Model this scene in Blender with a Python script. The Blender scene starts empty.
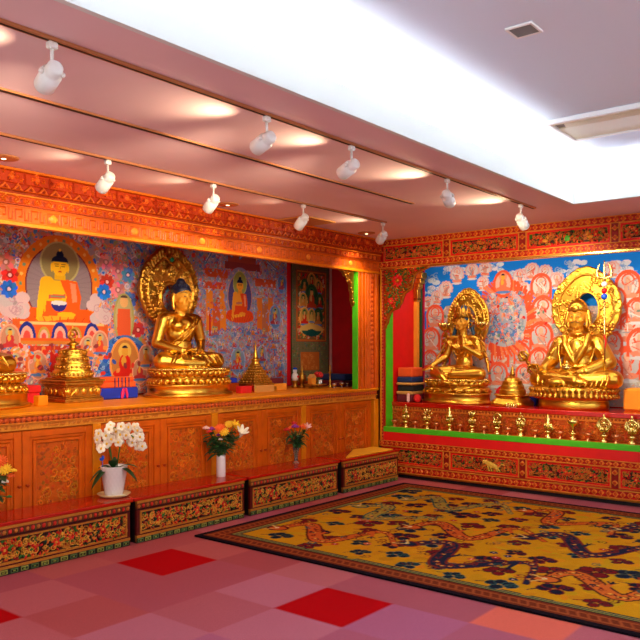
import bpy, math, random
import numpy as np
from mathutils import Matrix, Vector
R = math.radians
PI = math.pi
scene = bpy.context.scene
COL = scene.collection
rng = random.Random(7)

# ------------------------------------------------------------------ colour + materials
def lin1(c): return c/12.92 if c <= .04045 else ((c+.055)/1.055)**2.4
def L(r, g, b): return (lin1(r/255), lin1(g/255), lin1(b/255), 1.0)

def mat(name, rgb, rough=.5, metal=0.0, var=.0, vscale=8.0, bump=0.0, bscale=60.0, spec=.5, emit=None, coat=0.0, trans=0.0, alpha=None):
    m = bpy.data.materials.new(name); m.use_nodes = True
    nt = m.node_tree; b = nt.nodes['Principled BSDF']
    c = L(*rgb)
    b.inputs['Base Color'].default_value = c
    b.inputs['Roughness'].default_value = rough
    b.inputs['Metallic'].default_value = metal
    b.inputs['Specular IOR Level'].default_value = spec
    b.inputs['Coat Weight'].default_value = coat
    b.inputs['Transmission Weight'].default_value = trans
    tc = nt.nodes.new('ShaderNodeTexCoord')
    if var > 0:
        n = nt.nodes.new('ShaderNodeTexNoise'); n.inputs['Scale'].default_value = vscale; n.inputs['Detail'].default_value = 5
        nt.links.new(tc.outputs['Object'], n.inputs['Vector'])
        rp = nt.nodes.new('ShaderNodeValToRGB')
        rp.color_ramp.elements[0].position = .3; rp.color_ramp.elements[1].position = .7
        rp.color_ramp.elements[0].color = tuple(max(0, x*(1-var)) for x in c[:3])+(1,)
        rp.color_ramp.elements[1].color = tuple(min(1, x*(1+var)) for x in c[:3])+(1,)
        nt.links.new(n.outputs['Fac'], rp.inputs['Fac']); nt.links.new(rp.outputs['Color'], b.inputs['Base Color'])
    if bump > 0:
        n2 = nt.nodes.new('ShaderNodeTexNoise'); n2.inputs['Scale'].default_value = bscale; n2.inputs['Detail'].default_value = 3
        nt.links.new(tc.outputs['Object'], n2.inputs['Vector'])
        bp = nt.nodes.new('ShaderNodeBump'); bp.inputs['Strength'].default_value = bump; bp.inputs['Distance'].default_value = .01
        nt.links.new(n2.outputs['Fac'], bp.inputs['Height']); nt.links.new(bp.outputs['Normal'], b.inputs['Normal'])
    if emit:
        b.inputs['Emission Color'].default_value = L(*emit[0]); b.inputs['Emission Strength'].default_value = emit[1]
    return m

def painted(name, rough=.6, metal=0.0, spec=.4, grain=0.0, gscale=120.0):
    """pigment carried by the surface's own colour attribute, with a procedural grain"""
    m = bpy.data.materials.new(name); m.use_nodes = True
    nt = m.node_tree; b = nt.nodes['Principled BSDF']
    b.inputs['Roughness'].default_value = rough; b.inputs['Metallic'].default_value = metal
    b.inputs['Specular IOR Level'].default_value = spec
    a = nt.nodes.new('ShaderNodeVertexColor'); a.layer_name = 'Col'
    if grain > 0:
        tc = nt.nodes.new('ShaderNodeTexCoord')
        n = nt.nodes.new('ShaderNodeTexNoise'); n.inputs['Scale'].default_value = gscale; n.inputs['Detail'].default_value = 4
        nt.links.new(tc.outputs['Object'], n.inputs['Vector'])
        mx = nt.nodes.new('ShaderNodeMix'); mx.data_type = 'RGBA'; mx.blend_type = 'MULTIPLY'
        mp = nt.nodes.new('ShaderNodeMapRange'); mp.inputs['From Min'].default_value = .3; mp.inputs['From Max'].default_value = .7
        mp.inputs['To Min'].default_value = 1-grain; mp.inputs['To Max'].default_value = 1+grain*.5
        nt.links.new(n.outputs['Fac'], mp.inputs['Value'])
        cb = nt.nodes.new('ShaderNodeCombineColor')
        for k in ('Red', 'Green', 'Blue'): nt.links.new(mp.outputs['Result'], cb.inputs[k])
        mx.inputs['Factor'].default_value = 1
        nt.links.new(a.outputs['Color'], mx.inputs['A']); nt.links.new(cb.outputs['Color'], mx.inputs['B'])
        nt.links.new(mx.outputs['Result'], b.inputs['Base Color'])
    else:
        nt.links.new(a.outputs['Color'], b.inputs['Base Color'])
    return m

M = dict(
    gold=mat('polished_gold', (224, 172, 62), .30, 1.0, var=.12, vscale=14, bump=.05, bscale=40),
    gold_dark=mat('antique_gold', (196, 140, 50), .34, 1.0, var=.25, vscale=22, bump=.25, bscale=70),
    gold_paint=mat('matte_gold_paint', (232, 164, 44), .5, .45, var=.04),
    gold_pale=mat('brass', (240, 214, 120), .25, 1.0, var=.1),
    navy=mat('navy_lacquer', (16, 20, 48), .45),
    teal=mat('teal_enamel', (20, 70, 100), .4),
    wood=mat('orange_wood', (208, 90, 2), .42, spec=.2, var=.16, vscale=7, bump=.06, bscale=30),
    wood_light=mat('honey_wood', (230, 134, 8), .4, spec=.2, var=.12, vscale=9),
    wood_red=mat('red_wood', (166, 56, 4), .42, spec=.2, var=.18, vscale=9, bump=.08, bscale=50),
    lacquer=mat('red_lacquer', (186, 22, 8), .22, var=.10, vscale=5, coat=.3),
    red=mat('vermilion_paint', (232, 14, 10), .5, var=.05),
    crimson=mat('crimson_cloth', (206, 8, 16), .9, var=.1),
    green=mat('green_paint', (78, 200, 20), .5, var=.05),
    dkgreen=mat('dark_green_paint', (10, 84, 44), .6),
    black=mat('black_plinth_gap_shade', (22, 14, 16), .6),
    dark=mat('dark_slot', (30, 14, 10), .6),
    brass_line=mat('bronze_rail', (190, 124, 78), .4, .2),
    soffit=mat('ceiling_pink_bounce', (234, 196, 200), .85, var=.03, vscale=2),  # white ceiling, with pink light bounced off the carpet put into its colour
    white_ceil=mat('white_ceiling_paint', (224, 234, 246), .85),
    fascia=mat('fascia_paint', (224, 226, 220), .8),
    yellow_cloth=mat('yellow_cloth', (250, 180, 20), .85, var=.06, bump=.1),
    white=mat('white_enamel', (238, 236, 230), .35),
    offwhite=mat('cream_plastic', (232, 226, 196), .45),
    grey=mat('grey_grille', (140, 138, 132), .6),
    wall=mat('ochre_wall', (170, 90, 60), .8),
    lens=mat('lamp_glass', (255, 236, 200), .3, emit=((255, 226, 170), 6.0)),
    glass=mat('clear_glass', (236, 240, 232), .06, trans=.9),
    porcelain=mat('white_porcelain', (236, 228, 222), .25, coat=.3),
    cream=mat('cream_ceramic', (240, 214, 150), .35),
    leaf=mat('leaf_green', (46, 104, 26), .45, var=.3, vscale=18),
    leaf_dark=mat('dark_leaf', (26, 70, 26), .5, var=.35, vscale=20),
    stem=mat('stem_green', (70, 110, 36), .6),
    petal_white=mat('white_petal', (250, 240, 214), .6, var=.05),
    petal_yellow=mat('yellow_petal', (250, 196, 30), .6, var=.1),
    petal_orange=mat('orange_petal', (240, 96, 16), .6, var=.1),
    petal_red=mat('red_petal', (206, 22, 18), .6, var=.1),
    petal_purple=mat('purple_petal', (150, 40, 150), .6, var=.1),
    petal_pink=mat('pink_petal', (240, 190, 180), .6, var=.1),
    saffron=mat('saffron_cloth', (240, 150, 30), .85, var=.08, bump=.1),
    orange_cloth=mat('orange_cloth', (236, 84, 16), .85, var=.1, bump=.1),
    red_cloth=mat('red_cloth', (214, 18, 16), .85, var=.1, bump=.1),
    blue_cloth=mat('blue_cloth', (18, 44, 170), .8, var=.1, bump=.1),
    navy_cloth=mat('navy_cloth', (16, 44, 96), .8, var=.1),
    tan_cloth=mat('tan_cloth', (214, 150, 70), .8, var=.1),
    maroon_cloth=mat('maroon_cloth', (104, 14, 30), .85, var=.1),
    black_cloth=mat('black_cloth', (24, 22, 26), .85),
    magenta=mat('magenta_silk', (226, 20, 90), .6),
    gem_green=mat('green_gem', (20, 150, 90), .15),
    bead_red=mat('red_bead', (220, 24, 22), .25),
    bead_blue=mat('blue_bead', (20, 90, 220), .25),
    bead_white=mat('white_bead', (236, 236, 240), .3),
    copper=mat('copper', (236, 158, 104), .3, 1.0),
    silver=mat('silver', (226, 220, 206), .25, 1.0),
    carve=painted('carved_polychrome', .45, 0, .3, .12, 90),
    carve_wood=painted('carved_wood', .45, 0, .2, .14, 60),
    cloth_paint=painted('painted_cloth', .9, 0, .15, .12, 160),
    wool=painted('woven_wool', .95, 0, .05, .25, 240),
    carpet=painted('carpet_pile', .95, 0, .05, .22, 260),
)

# ------------------------------------------------------------------ objects
def wm(o):
    m = o.matrix_basis.copy()
    return wm(o.parent) @ m if o.parent else m

def tag(o, label=None, cat=None, group=None, kind=None):
    if label: o['label'] = label
    if cat: o['category'] = cat
    if group: o['group'] = group
    if kind: o['kind'] = kind
    return o

def thing(name, loc, label, cat, rz=0.0, group=None):
    o = bpy.data.objects.new(name, None); COL.objects.link(o)
    o.empty_display_size = .1
    o.location = loc; o.rotation_euler = (0, 0, rz)
    return tag(o, label, cat, group)

def link(name, me, material, parent=None, basis=None):
    o = bpy.data.objects.new(name, me); COL.objects.link(o)
    if material is not None:
        me.materials.clear(); me.materials.append(material)
    if parent: o.parent = parent
    if basis is not None: o.matrix_basis = basis
    return o

def kids(o): return [c for c in bpy.data.objects if c.parent == o]
def copy_tree(o, parent=None):
    c = o.copy(); COL.objects.link(c)
    if parent: c.parent = parent
    for k in kids(o): copy_tree(k, c)
    return c

class MB:
    """collects shapes, then links them as ONE mesh object"""
    def __init__(s): s.v = []; s.f = []; s.sm = []
    def add(s, vs, fs, smooth=False):
        n = len(s.v); s.v += [tuple(p) for p in vs]
        for f in fs: s.f.append([i+n for i in f]); s.sm.append(smooth)
        return s
    def box(s, x0, x1, y0, y1, z0, z1, bv=0.0):
        b = min(bv, (x1-x0)/2.2, (y1-y0)/2.2, (z1-z0)/2.2)
        if b <= 0:
            vs = [(x, y, z) for x in (x0, x1) for y in (y0, y1) for z in (z0, z1)]
            return s.add(vs, [(0, 1, 3, 2), (4, 6, 7, 5), (0, 4, 5, 1), (2, 3, 7, 6), (0, 2, 6, 4), (1, 5, 7, 3)])
        c = ((x0+x1)/2, (y0+y1)/2, (z0+z1)/2); h = ((x1-x0)/2, (y1-y0)/2, (z1-z0)/2)
        vs = []; idx = {}
        for sx in (-1, 1):
            for sy in (-1, 1):
                for sz in (-1, 1):
                    sg = (sx, sy, sz)
                    for ax in range(3):
                        p = [c[k]+sg[k]*(h[k] if k == ax else h[k]-b) for k in range(3)]
                        idx[(sg, ax)] = len(vs); vs.append(p)
        fs = []
        for ax in range(3):
            o1, o2 = [k for k in range(3) if k != ax]
            for sg0 in (-1, 1):
                q = []
                for (a1, a2) in ((-1, -1), (1, -1), (1, 1), (-1, 1)):
                    g = [0, 0, 0]; g[ax] = sg0; g[o1] = a1; g[o2] = a2; q.append(idx[(tuple(g), ax)])
                fs.append(q)
        for ax in range(3):
            o1, o2 = [k for k in range(3) if k != ax]
            for a1 in (-1, 1):
                for a2 in (-1, 1):
                    g0 = [0, 0, 0]; g0[o1] = a1; g0[o2] = a2; g1 = list(g0); g0[ax] = -1; g1[ax] = 1
                    g0, g1 = tuple(g0), tuple(g1)
                    fs.append([idx[(g0, o1)], idx[(g1, o1)], idx[(g1, o2)], idx[(g0, o2)]])
        for sx in (-1, 1):
            for sy in (-1, 1):
                for sz in (-1, 1): fs.append([idx[((sx, sy, sz), k)] for k in range(3)])
        return s.add(vs, fs)
    def xf(s, n0, m):
        for i in range(n0, len(s.v)): s.v[i] = tuple(m @ Vector(s.v[i]))
        return s
    def lathe(s, prof, c=(0, 0, 0), n=24, sx=1.0, sy=1.0, smooth=True, mod=None):
        vs = []; fs = []
        for (r, z) in prof:
            for k in range(n):
                a = 2*PI*k/n; rr = r*(mod(a, z) if mod else 1)
                vs.append((c[0]+rr*sx*math.cos(a), c[1]+rr*sy*math.sin(a), c[2]+z))
        for i in range(len(prof)-1):
            for k in range(n):
                k2 = (k+1) % n; fs.append((i*n+k, i*n+k2, (i+1)*n+k2, (i+1)*n+k))
        fs.append(tuple(range(n-1, -1, -1))); m = (len(prof)-1)*n; fs.append(tuple(range(m, m+n)))
        return s.add(vs, fs, smooth)
    def ell(s, c, r, n=14, m=9, rot=None):
        vs = [(0, 0, -1)]; fs = []
        for i in range(1, m):
            t = -PI/2+PI*i/m
            for k in range(n): vs.append((math.cos(t)*math.cos(2*PI*k/n), math.cos(t)*math.sin(2*PI*k/n), math.sin(t)))
        vs.append((0, 0, 1)); top = len(vs)-1
        for k in range(n): fs.append((0, 1+(k+1) % n, 1+k)); fs.append((top, top-n+k, top-n+(k+1) % n))
        for i in range(m-2):
            for k in range(n):
                a = 1+i*n; fs.append((a+k, a+(k+1) % n, a+n+(k+1) % n, a+n+k))
        out = []
        for p in vs:
            q = Vector((p[0]*r[0], p[1]*r[1], p[2]*r[2]))
            if rot is not None: q = rot @ q
            out.append((q.x+c[0], q.y+c[1], q.z+c[2]))
        return s.add(out, fs, True)
    def tube(s, pts, rad, n=8, cap=True, flat=1.0):
        pts = [Vector(p) for p in pts]
        if not isinstance(rad, (list, tuple)): rad = [rad]*len(pts)
        vs = []; fs = []; up = None
        for i, p in enumerate(pts):
            t = (pts[min(i+1, len(pts)-1)]-pts[max(i-1, 0)])
            t = t.normalized() if t.length > 1e-9 else Vector((0, 0, 1))
            if up is None:
                up = Vector((0, 0, 1)) if abs(t.z) < .9 else Vector((1, 0, 0))
            a = t.cross(up); a = a.normalized() if a.length > 1e-6 else t.orthogonal().normalized()
            b = a.cross(t).normalized(); up = b
            for k in range(n):
                q = p+a*math.cos(2*PI*k/n)*rad[i]+b*math.sin(2*PI*k/n)*rad[i]*flat; vs.append(tuple(q))
        for i in range(len(pts)-1):
            for k in range(n):
                k2 = (k+1) % n; fs.append((i*n+k, i*n+k2, (i+1)*n+k2, (i+1)*n+k))
        if cap:
            fs.append(tuple(range(n-1, -1, -1))); m = (len(pts)-1)*n; fs.append(tuple(range(m, m+n)))
        return s.add(vs, fs, True)
    def cap(s, a, b, ra, rb, n=12):
        """tapered limb with round ends"""
        a = Vector(a); b = Vector(b); d = (b-a); l = max(d.length, 1e-6); d = d/l
        pts = []; rr = []
        for t in (-1, -.8, -.45): pts.append(a+d*ra*t); rr.append(ra*math.sqrt(max(0.0004, 1-t*t)))
        pts.append(a); rr.append(ra); pts.append(b); rr.append(rb)
        for t in (.45, .8, 1): pts.append(b+d*rb*t); rr.append(rb*math.sqrt(max(0.0004, 1-t*t)))
        return s.tube(pts, rr, n)
    def limb(s, pts, rads, n=12):
        for i in range(len(pts)-1): s.cap(pts[i], pts[i+1], rads[i], rads[i+1], n)
        return s
    def prism(s, poly, y0, y1, axis='y'):
        """polygon of (u,v) extruded; axis y: u->x v->z ; axis x: u->y v->z ; axis z: u->x v->y"""
        n = len(poly); vs = []
        for d in (y0, y1):
            for (u, v) in poly:
                vs.append({'y': (u, d, v), 'x': (d, u, v), 'z': (u, v, d)}[axis])
        fs = [tuple(range(n)), tuple(range(2*n-1, n-1, -1))]
        for k in range(n): fs.append((k, n+k, n+(k+1) % n, (k+1) % n))
        return s.add(vs, fs)
    def mesh(s, name):
        me = bpy.data.meshes.new(name); me.from_pydata(s.v, [], s.f)
        me.polygons.foreach_set('use_smooth', s.sm)
        bm_fix(me); return me
    def build(s, name, material, parent=None, world=False, loc=None, rz=0.0):
        """world: the points are in room space. loc/rz: place a top-level mesh."""
        if parent and world:
            inv = wm(parent).inverted(); s.xf(0, inv)
        if not parent and world:
            xs = [p[0] for p in s.v]; ys = [p[1] for p in s.v]; zs = [p[2] for p in s.v]
            c = Vector(((min(xs)+max(xs))/2, (min(ys)+max(ys))/2, min(zs)))
            s.xf(0, Matrix.Translation(-c)); loc = c
        o = link(name, s.mesh(name), material, parent)
        if loc is not None: o.location = loc; o.rotation_euler = (0, 0, rz)
        return o

import bmesh
def bm_fix(me):
    b = bmesh.new(); b.from_mesh(me); bmesh.ops.recalc_face_normals(b, faces=b.faces); b.to_mesh(me); b.free(); me.update()

def sculpt(mb, name, voxel=.009, smooth=3):
    """fuses the limbs and volumes into one continuous skin"""
    me = mb.mesh(name); o = bpy.data.objects.new('sculpt_tmp', me); COL.objects.link(o)
    r = o.modifiers.new('r', 'REMESH'); r.mode = 'VOXEL'; r.voxel_size = voxel; r.use_smooth_shade = True
    s = o.modifiers.new('s', 'SMOOTH'); s.factor = .5; s.iterations = smooth
    dg = bpy.context.evaluated_depsgraph_get(); dg.update()
    out = bpy.data.meshes.new_from_object(o.evaluated_get(dg))
    out.name = name
    bpy.data.objects.remove(o); bpy.data.meshes.remove(me)
    out.polygons.foreach_set('use_smooth', [True]*len(out.polygons))
    return out

def matte_face(o, c, r):
    """faces are finished in matte gold paint"""
    o.data.materials.append(M['gold_paint']); c = Vector(c)
    for p in o.data.polygons:
        q = p.center-c
        if (q.x/r)**2+((q.y+.3*r)/(1.2*r))**2+((q.z+.1*r)/(1.45*r))**2 < 1 and q.y < .35*r: p.material_index = 1

# ------------------------------------------------------------------ painted / carved surfaces
class Canvas:
    """pigment + carving height over a w x h metre panel"""
    def __init__(s, w, h, res, rgb):
        s.w, s.h = w, h; s.nx = max(2, int(round(w/res))+1); s.ny = max(2, int(round(h/res))+1)
        s.U, s.V = np.meshgrid(np.linspace(0, w, s.nx), np.linspace(0, h, s.ny))
        s.C = np.zeros((s.ny, s.nx, 3)); s.C[:] = np.array(rgb, float)
        s.Z = np.zeros((s.ny, s.nx))
    def win(s, u0, u1, v0, v1):
        i0 = max(0, int(u0/s.w*(s.nx-1))-1); i1 = min(s.nx, int(u1/s.w*(s.nx-1))+3)
        j0 = max(0, int(v0/s.h*(s.ny-1))-1); j1 = min(s.ny, int(v1/s.h*(s.ny-1))+3)
        if i1 <= i0 or j1 <= j0: return None
        return slice(j0, j1), slice(i0, i1)
    def put(s, wnd, mask, rgb, z=None):
        if rgb is not None: s.C[wnd][mask] = rgb
        if z is not None:
            if np.isscalar(z): s.Z[wnd][mask] = z
            else: s.Z[wnd][mask] = z[mask]
    def ell(s, u, v, ru, rv, rgb, z=None, rot=0.0, ring=None, dome=False, clip=None):
        rm = max(ru, rv); wnd = s.win(u-rm, u+rm, v-rm, v+rm)
        if wnd is None: return s
        du = s.U[wnd]-u; dv = s.V[wnd]-v
        if rot: c, sn = math.cos(rot), math.sin(rot); du, dv = du*c+dv*sn, -du*sn+dv*c
        q = (du/ru)**2+(dv/rv)**2; m = q <= 1
        if ring: m &= q >= ring*ring
        if clip == 'up': m &= dv >= 0
        if clip == 'down': m &= dv <= 0
        if z is not None and dome: z = z*np.sqrt(np.clip(1-q, 0.05, 1))
        s.put(wnd, m, rgb, z); return s
    def rect(s, u0, v0, u1, v1, rgb, z=None):
        wnd = s.win(u0, u1, v0, v1)
        if wnd is None: return s
        m = (s.U[wnd] >= u0) & (s.U[wnd] <= u1) & (s.V[wnd] >= v0) & (s.V[wnd] <= v1)
        s.put(wnd, m, rgb, z); return s
    def frame(s, u0, v0, u1, v1, t, rgb, z=None):
        s.rect(u0, v0, u1, v0+t, rgb, z); s.rect(u0, v1-t, u1, v1, rgb, z)
        s.rect(u0, v0, u0+t, v1, rgb, z); s.rect(u1-t, v0, u1, v1, rgb, z); return s
    def poly(s, pts, rgb, z=None):
        us = [p[0] for p in pts]; vs = [p[1] for p in pts]
        wnd = s.win(min(us), max(us), min(vs), max(vs))
        if wnd is None: return s
        U, V = s.U[wnd], s.V[wnd]; m = np.zeros(U.shape, bool); n = len(pts)
        for i in range(n):
            (x0, y0), (x1, y1) = pts[i], pts[(i+1) % n]
            if y0 == y1: continue
            c = ((y0 > V) != (y1 > V)) & (U < (x1-x0)*(V-y0)/(y1-y0)+x0); m ^= c
        s.put(wnd, m, rgb, z); return s
    def line(s, pts, w, rgb, z=None):
        for i in range(len(pts)-1):
            (x0, y0), (x1, y1) = pts[i], pts[i+1]
            wnd = s.win(min(x0, x1)-w, max(x0, x1)+w, min(y0, y1)-w, max(y0, y1)+w)
            if wnd is None: continue
            dx, dy = x1-x0, y1-y0; l2 = dx*dx+dy*dy+1e-12
            t = np.clip(((s.U[wnd]-x0)*dx+(s.V[wnd]-y0)*dy)/l2, 0, 1)
            d = np.hypot(s.U[wnd]-x0-t*dx, s.V[wnd]-y0-t*dy)
            s.put(wnd, d <= w/2, rgb, z)
        return s
    def spiral(s, u, v, r, w, rgb, z=None, turns=1.4, a0=0.0, sgn=1):
        n = 14; pts = []
        for k in range(n+1):
            t = k/n; a = a0+sgn*turns*2*PI*t; rr = r*(1-.85*t); pts.append((u+rr*math.cos(a), v+rr*math.sin(a)))
        return s.line(pts, w, rgb, z)
    def jitter(s, amt, seed=1):
        g = np.random.RandomState(seed); s.C *= 1+amt*(g.rand(s.ny, s.nx, 1)-.5)*2; return s
    def cols(s, flip=False):
        c = np.clip(s.C/255.0, 0, 1); lin = np.where(c <= .04045, c/12.92, ((c+.055)/1.055)**2.4)
        return lin
    def build(s, name, material, parent=None, origin=(0, 0, 0), rz=0.0, thick=.01, amp=1.0, flat=False, wave=None):
        """stands up: u along local x, v along local z, carving towards local -y. flat: lies down, v along local y, carving up."""
        nx, ny = s.nx, s.ny; U, V, Z = s.U.ravel(), s.V.ravel(), (s.Z*amp).ravel()
        n = nx*ny
        if wave is not None: Z = Z+wave(U, V)
        if flat: co = np.stack([U, V, Z+thick], 1); bk = np.stack([U, V, np.zeros(n)], 1)
        else: co = np.stack([U, -Z, V], 1); bk = np.stack([U, np.full(n, thick), V], 1)
        idx = np.arange(n).reshape(ny, nx)
        a, b, c, d = idx[:-1, :-1], idx[:-1, 1:], idx[1:, 1:], idx[1:, :-1]
        F = np.stack([a, b, c, d], -1).reshape(-1, 4)
        # rim and back
        rim = list(idx[0, :])+list(idx[1:, -1])+list(idx[-1, -2::-1])+list(idx[-2:0, 0])
        m = len(rim); bco = bk[rim]; allco = np.concatenate([co, bco]).astype(np.float32)
        faces = F.tolist()
        for k in range(m):
            k2 = (k+1) % m; faces.append([rim[k2], rim[k], n+k, n+k2])
        faces.append([n+k for k in range(m-1, -1, -1)])
        me = bpy.data.meshes.new(name); me.from_pydata(allco.tolist(), [], faces)
        lin = s.cols().reshape(-1, 3); lin = np.concatenate([lin, lin[rim]]); rgba = np.concatenate([lin, np.ones((len(lin), 1))], 1)
        at = me.color_attributes.new('Col', 'FLOAT_COLOR', 'POINT'); at.data.foreach_set('color', rgba.astype(np.float32).ravel())
        me.update()
        w = Matrix.Translation(Vector(origin)) @ Matrix.Rotation(rz, 4, 'Z')
        basis = wm(parent).inverted() @ w if parent else w
        return link(name, me, material, parent, basis)

def struct(mb, name, m): return tag(mb.build(name, m, world=True), kind='structure')
CEIL = 2.86; XC = -5.30; YB = 7.72; NX = -6.42; NY = 8.67     # cabinet face, rear shrine face, niche backs
CT = 1.07                                                     # long altar worktop height
RT = .89                                                      # rear altar worktop height

# ================================================================== THE ROOM
T = .51
pal = [(180, 94, 102), (184, 100, 116), (172, 88, 98), (186, 102, 106), (176, 98, 124), (188, 108, 122), (174, 92, 110)]
cvf = Canvas(T*17, T*18, T/24, (170, 90, 100))
fx0, fy0 = -4.61-T*4, 3.355-T*6
g = random.Random(31)
for i in range(17):
    for j in range(18):
        ci, cj = i-4, j-6
        c = pal[g.randrange(len(pal))]
        if ci < 2: c = (c[0], c[1]*.9, c[2]*.84)
        if (ci, cj) in ((3, 0), (0, 0), (0, -3), (3, -3), (6, 0), (6, -3), (-3, 0), (-3, -3)): c = (180, 4, 12)
        if (ci, cj) == (5, 1): c = (222, 104, 84)
        a = slice(j*24+(1 if j else 0), (j+1)*24+1); b = slice(i*24+(1 if i else 0), (i+1)*24+1)
        cvf.C[a, b] = c
tag(cvf.build('floor', M['carpet'], None, (fx0, fy0, -.02), thick=.02, flat=True), kind='structure')

FX1 = 1.6
RX0, RX1, RY0, RY1 = -2.575, 1.1, -.6, 6.86                    # opening of the lit ceiling recess
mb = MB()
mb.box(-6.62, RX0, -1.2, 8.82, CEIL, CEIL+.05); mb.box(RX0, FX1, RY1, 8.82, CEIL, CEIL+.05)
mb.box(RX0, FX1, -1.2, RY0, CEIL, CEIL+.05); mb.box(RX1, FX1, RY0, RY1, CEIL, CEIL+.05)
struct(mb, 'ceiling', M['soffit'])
mb = MB(); UC = 3.22
mb.box(RX0-.38, RX1+.3, RY0-.38, RY1+.38, UC, UC+.04)
mb.box(RX0-.40, RX0-.38, RY0-.4, RY1+.4, CEIL+.05, UC+.04); mb.box(RX0-.38, RX1+.3, RY1+.38, RY1+.4, CEIL+.05, UC+.04)
mb.box(RX0-.38, RX1+.3, RY0-.40, RY0-.38, CEIL+.05, UC+.04); mb.box(RX1+.28, RX1+.3, RY0-.38, RY1+.38, CEIL+.05, UC+.04)
struct(mb, 'ceiling_recess', M['white_ceil'])
mb = MB()
for (z0, z1, o) in ((CEIL-.004, CEIL+.018, .012), (CEIL+.018, CEIL+.15, .004)):
    mb.box(RX0-.02, RX0+o, RY0, RY1+.02, z0, z1); mb.box(RX0+o, RX1, RY1-o, RY1+.02, z0, z1)
    mb.box(RX1-o, RX1+.02, RY0, RY1+.02, z0, z1); mb.box(RX0+o, RX1-o, RY0-.02, RY0+o, z0, z1)
struct(mb, 'trim_1', M['fascia'])
struct(MB().box(-6.62, -6.54, -1.2, 8.82, 0, CEIL), 'wall_left', M['wall'])
struct(MB().box(-6.54, FX1, 8.76, 8.82, 0, CEIL), 'wall_back', M['wall'])

# ================================================================== carved / painted panels
def wave_band(cv, v0, v1, c1, c2, c3, pitch):
    """a row of carved lozenges with curls"""
    h = v1-v0; n = max(1, int(round(cv.w/pitch))); p = cv.w/n; vm = (v0+v1)/2
    cv.rect(0, v0, cv.w, v1, c1, 0)
    for k in range(n):
        u = (k+.5)*p
        cv.poly([(u-p*.42, vm), (u, v0+h*.1), (u+p*.42, vm), (u, v1-h*.1)], c2, .5)
        cv.ell(u, vm, p*.2, h*.24, c3, 1)
    return cv

GOLD, GOLD2, VER, DKR, GRN, DGR, ORG = (230, 164, 52), (196, 122, 34), (214, 30, 16), (70, 8, 8), (52, 120, 34), (18, 62, 34), (236, 110, 24)
def scroll_fill(cv, u0, v0, u1, v1, seed, bg=DKR, dense=1.0, blooms=3, gold=GOLD):
    """dense carved foliage: gilt tendrils, red blossoms, green leaves"""
    g = random.Random(seed); w, h = u1-u0, v1-v0
    cv.rect(u0, v0, u1, v1, bg, 0)
    n = int(w*h*1500*dense)
    for k in range(n):
        u, v = u0+g.random()*w, v0+g.random()*h; a = g.random()*PI
        c = g.choice([GRN, DGR, VER, VER, ORG, GOLD2, (150, 24, 14)])
        cv.ell(u, v, .012+.008*g.random(), .006+.004*g.random(), c, .35+.3*g.random(), a, dome=True)
    m = max(2, int(w/h*4.0*dense))
    for k in range(m):
        for row in (0, 1):
            u = u0+(k+.5+.25*row)*w/m+(g.random()-.5)*.02; v = v0+h*(.28 if row else .74)+(g.random()-.5)*h*.14
            if g.random() < .8: cv.spiral(u, v, h*(.15+.08*g.random()), .0075, gold if g.random() < .7 else GOLD2, .8, 1.2, g.random()*6, 1 if (k+row) % 2 else -1)
    for k in range(int(w*h*520*dense)):
        u, v = u0+g.random()*w, v0+g.random()*h
        cv.ell(u, v, .013+.006*g.random(), .007, g.choice([GRN, DGR, VER, VER, VER, ORG, (30, 20, 12)]), .9, g.random()*PI, dome=True)
    for k in range(int(m*1.5)):
        u, v = u0+g.random()*w, v0+h*(.15+.7*g.random()); r = h*.08*(1+.5*g.random())
        cv.spiral(u, v, r, .006, gold, .95, 1.0, g.random()*6, g.choice((-1, 1)))
    for k in range(blooms):
        u = u0+(k+.5)*w/blooms+(g.random()-.5)*w*.06; v = v0+h*(.42+.2*g.random()); r = h*.17
        for q in range(5):
            a = q*2*PI/5+g.random(); cv.ell(u+r*.8*math.cos(a), v+r*.7*math.sin(a), r*.62, r*.5, VER if k % 2 == 0 else (240, 60, 30), .9, a, dome=True)
        cv.ell(u+r*1.7, v+r*.5, r*.9, r*.4, GRN, .8, .5, dome=True); cv.ell(u-r*1.6, v-r*.5, r*.9, r*.4, DGR, .8, .4, dome=True)
        cv.ell(u, v, r*.4, r*.4, GOLD, 1.1, dome=True)
    return cv

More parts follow.
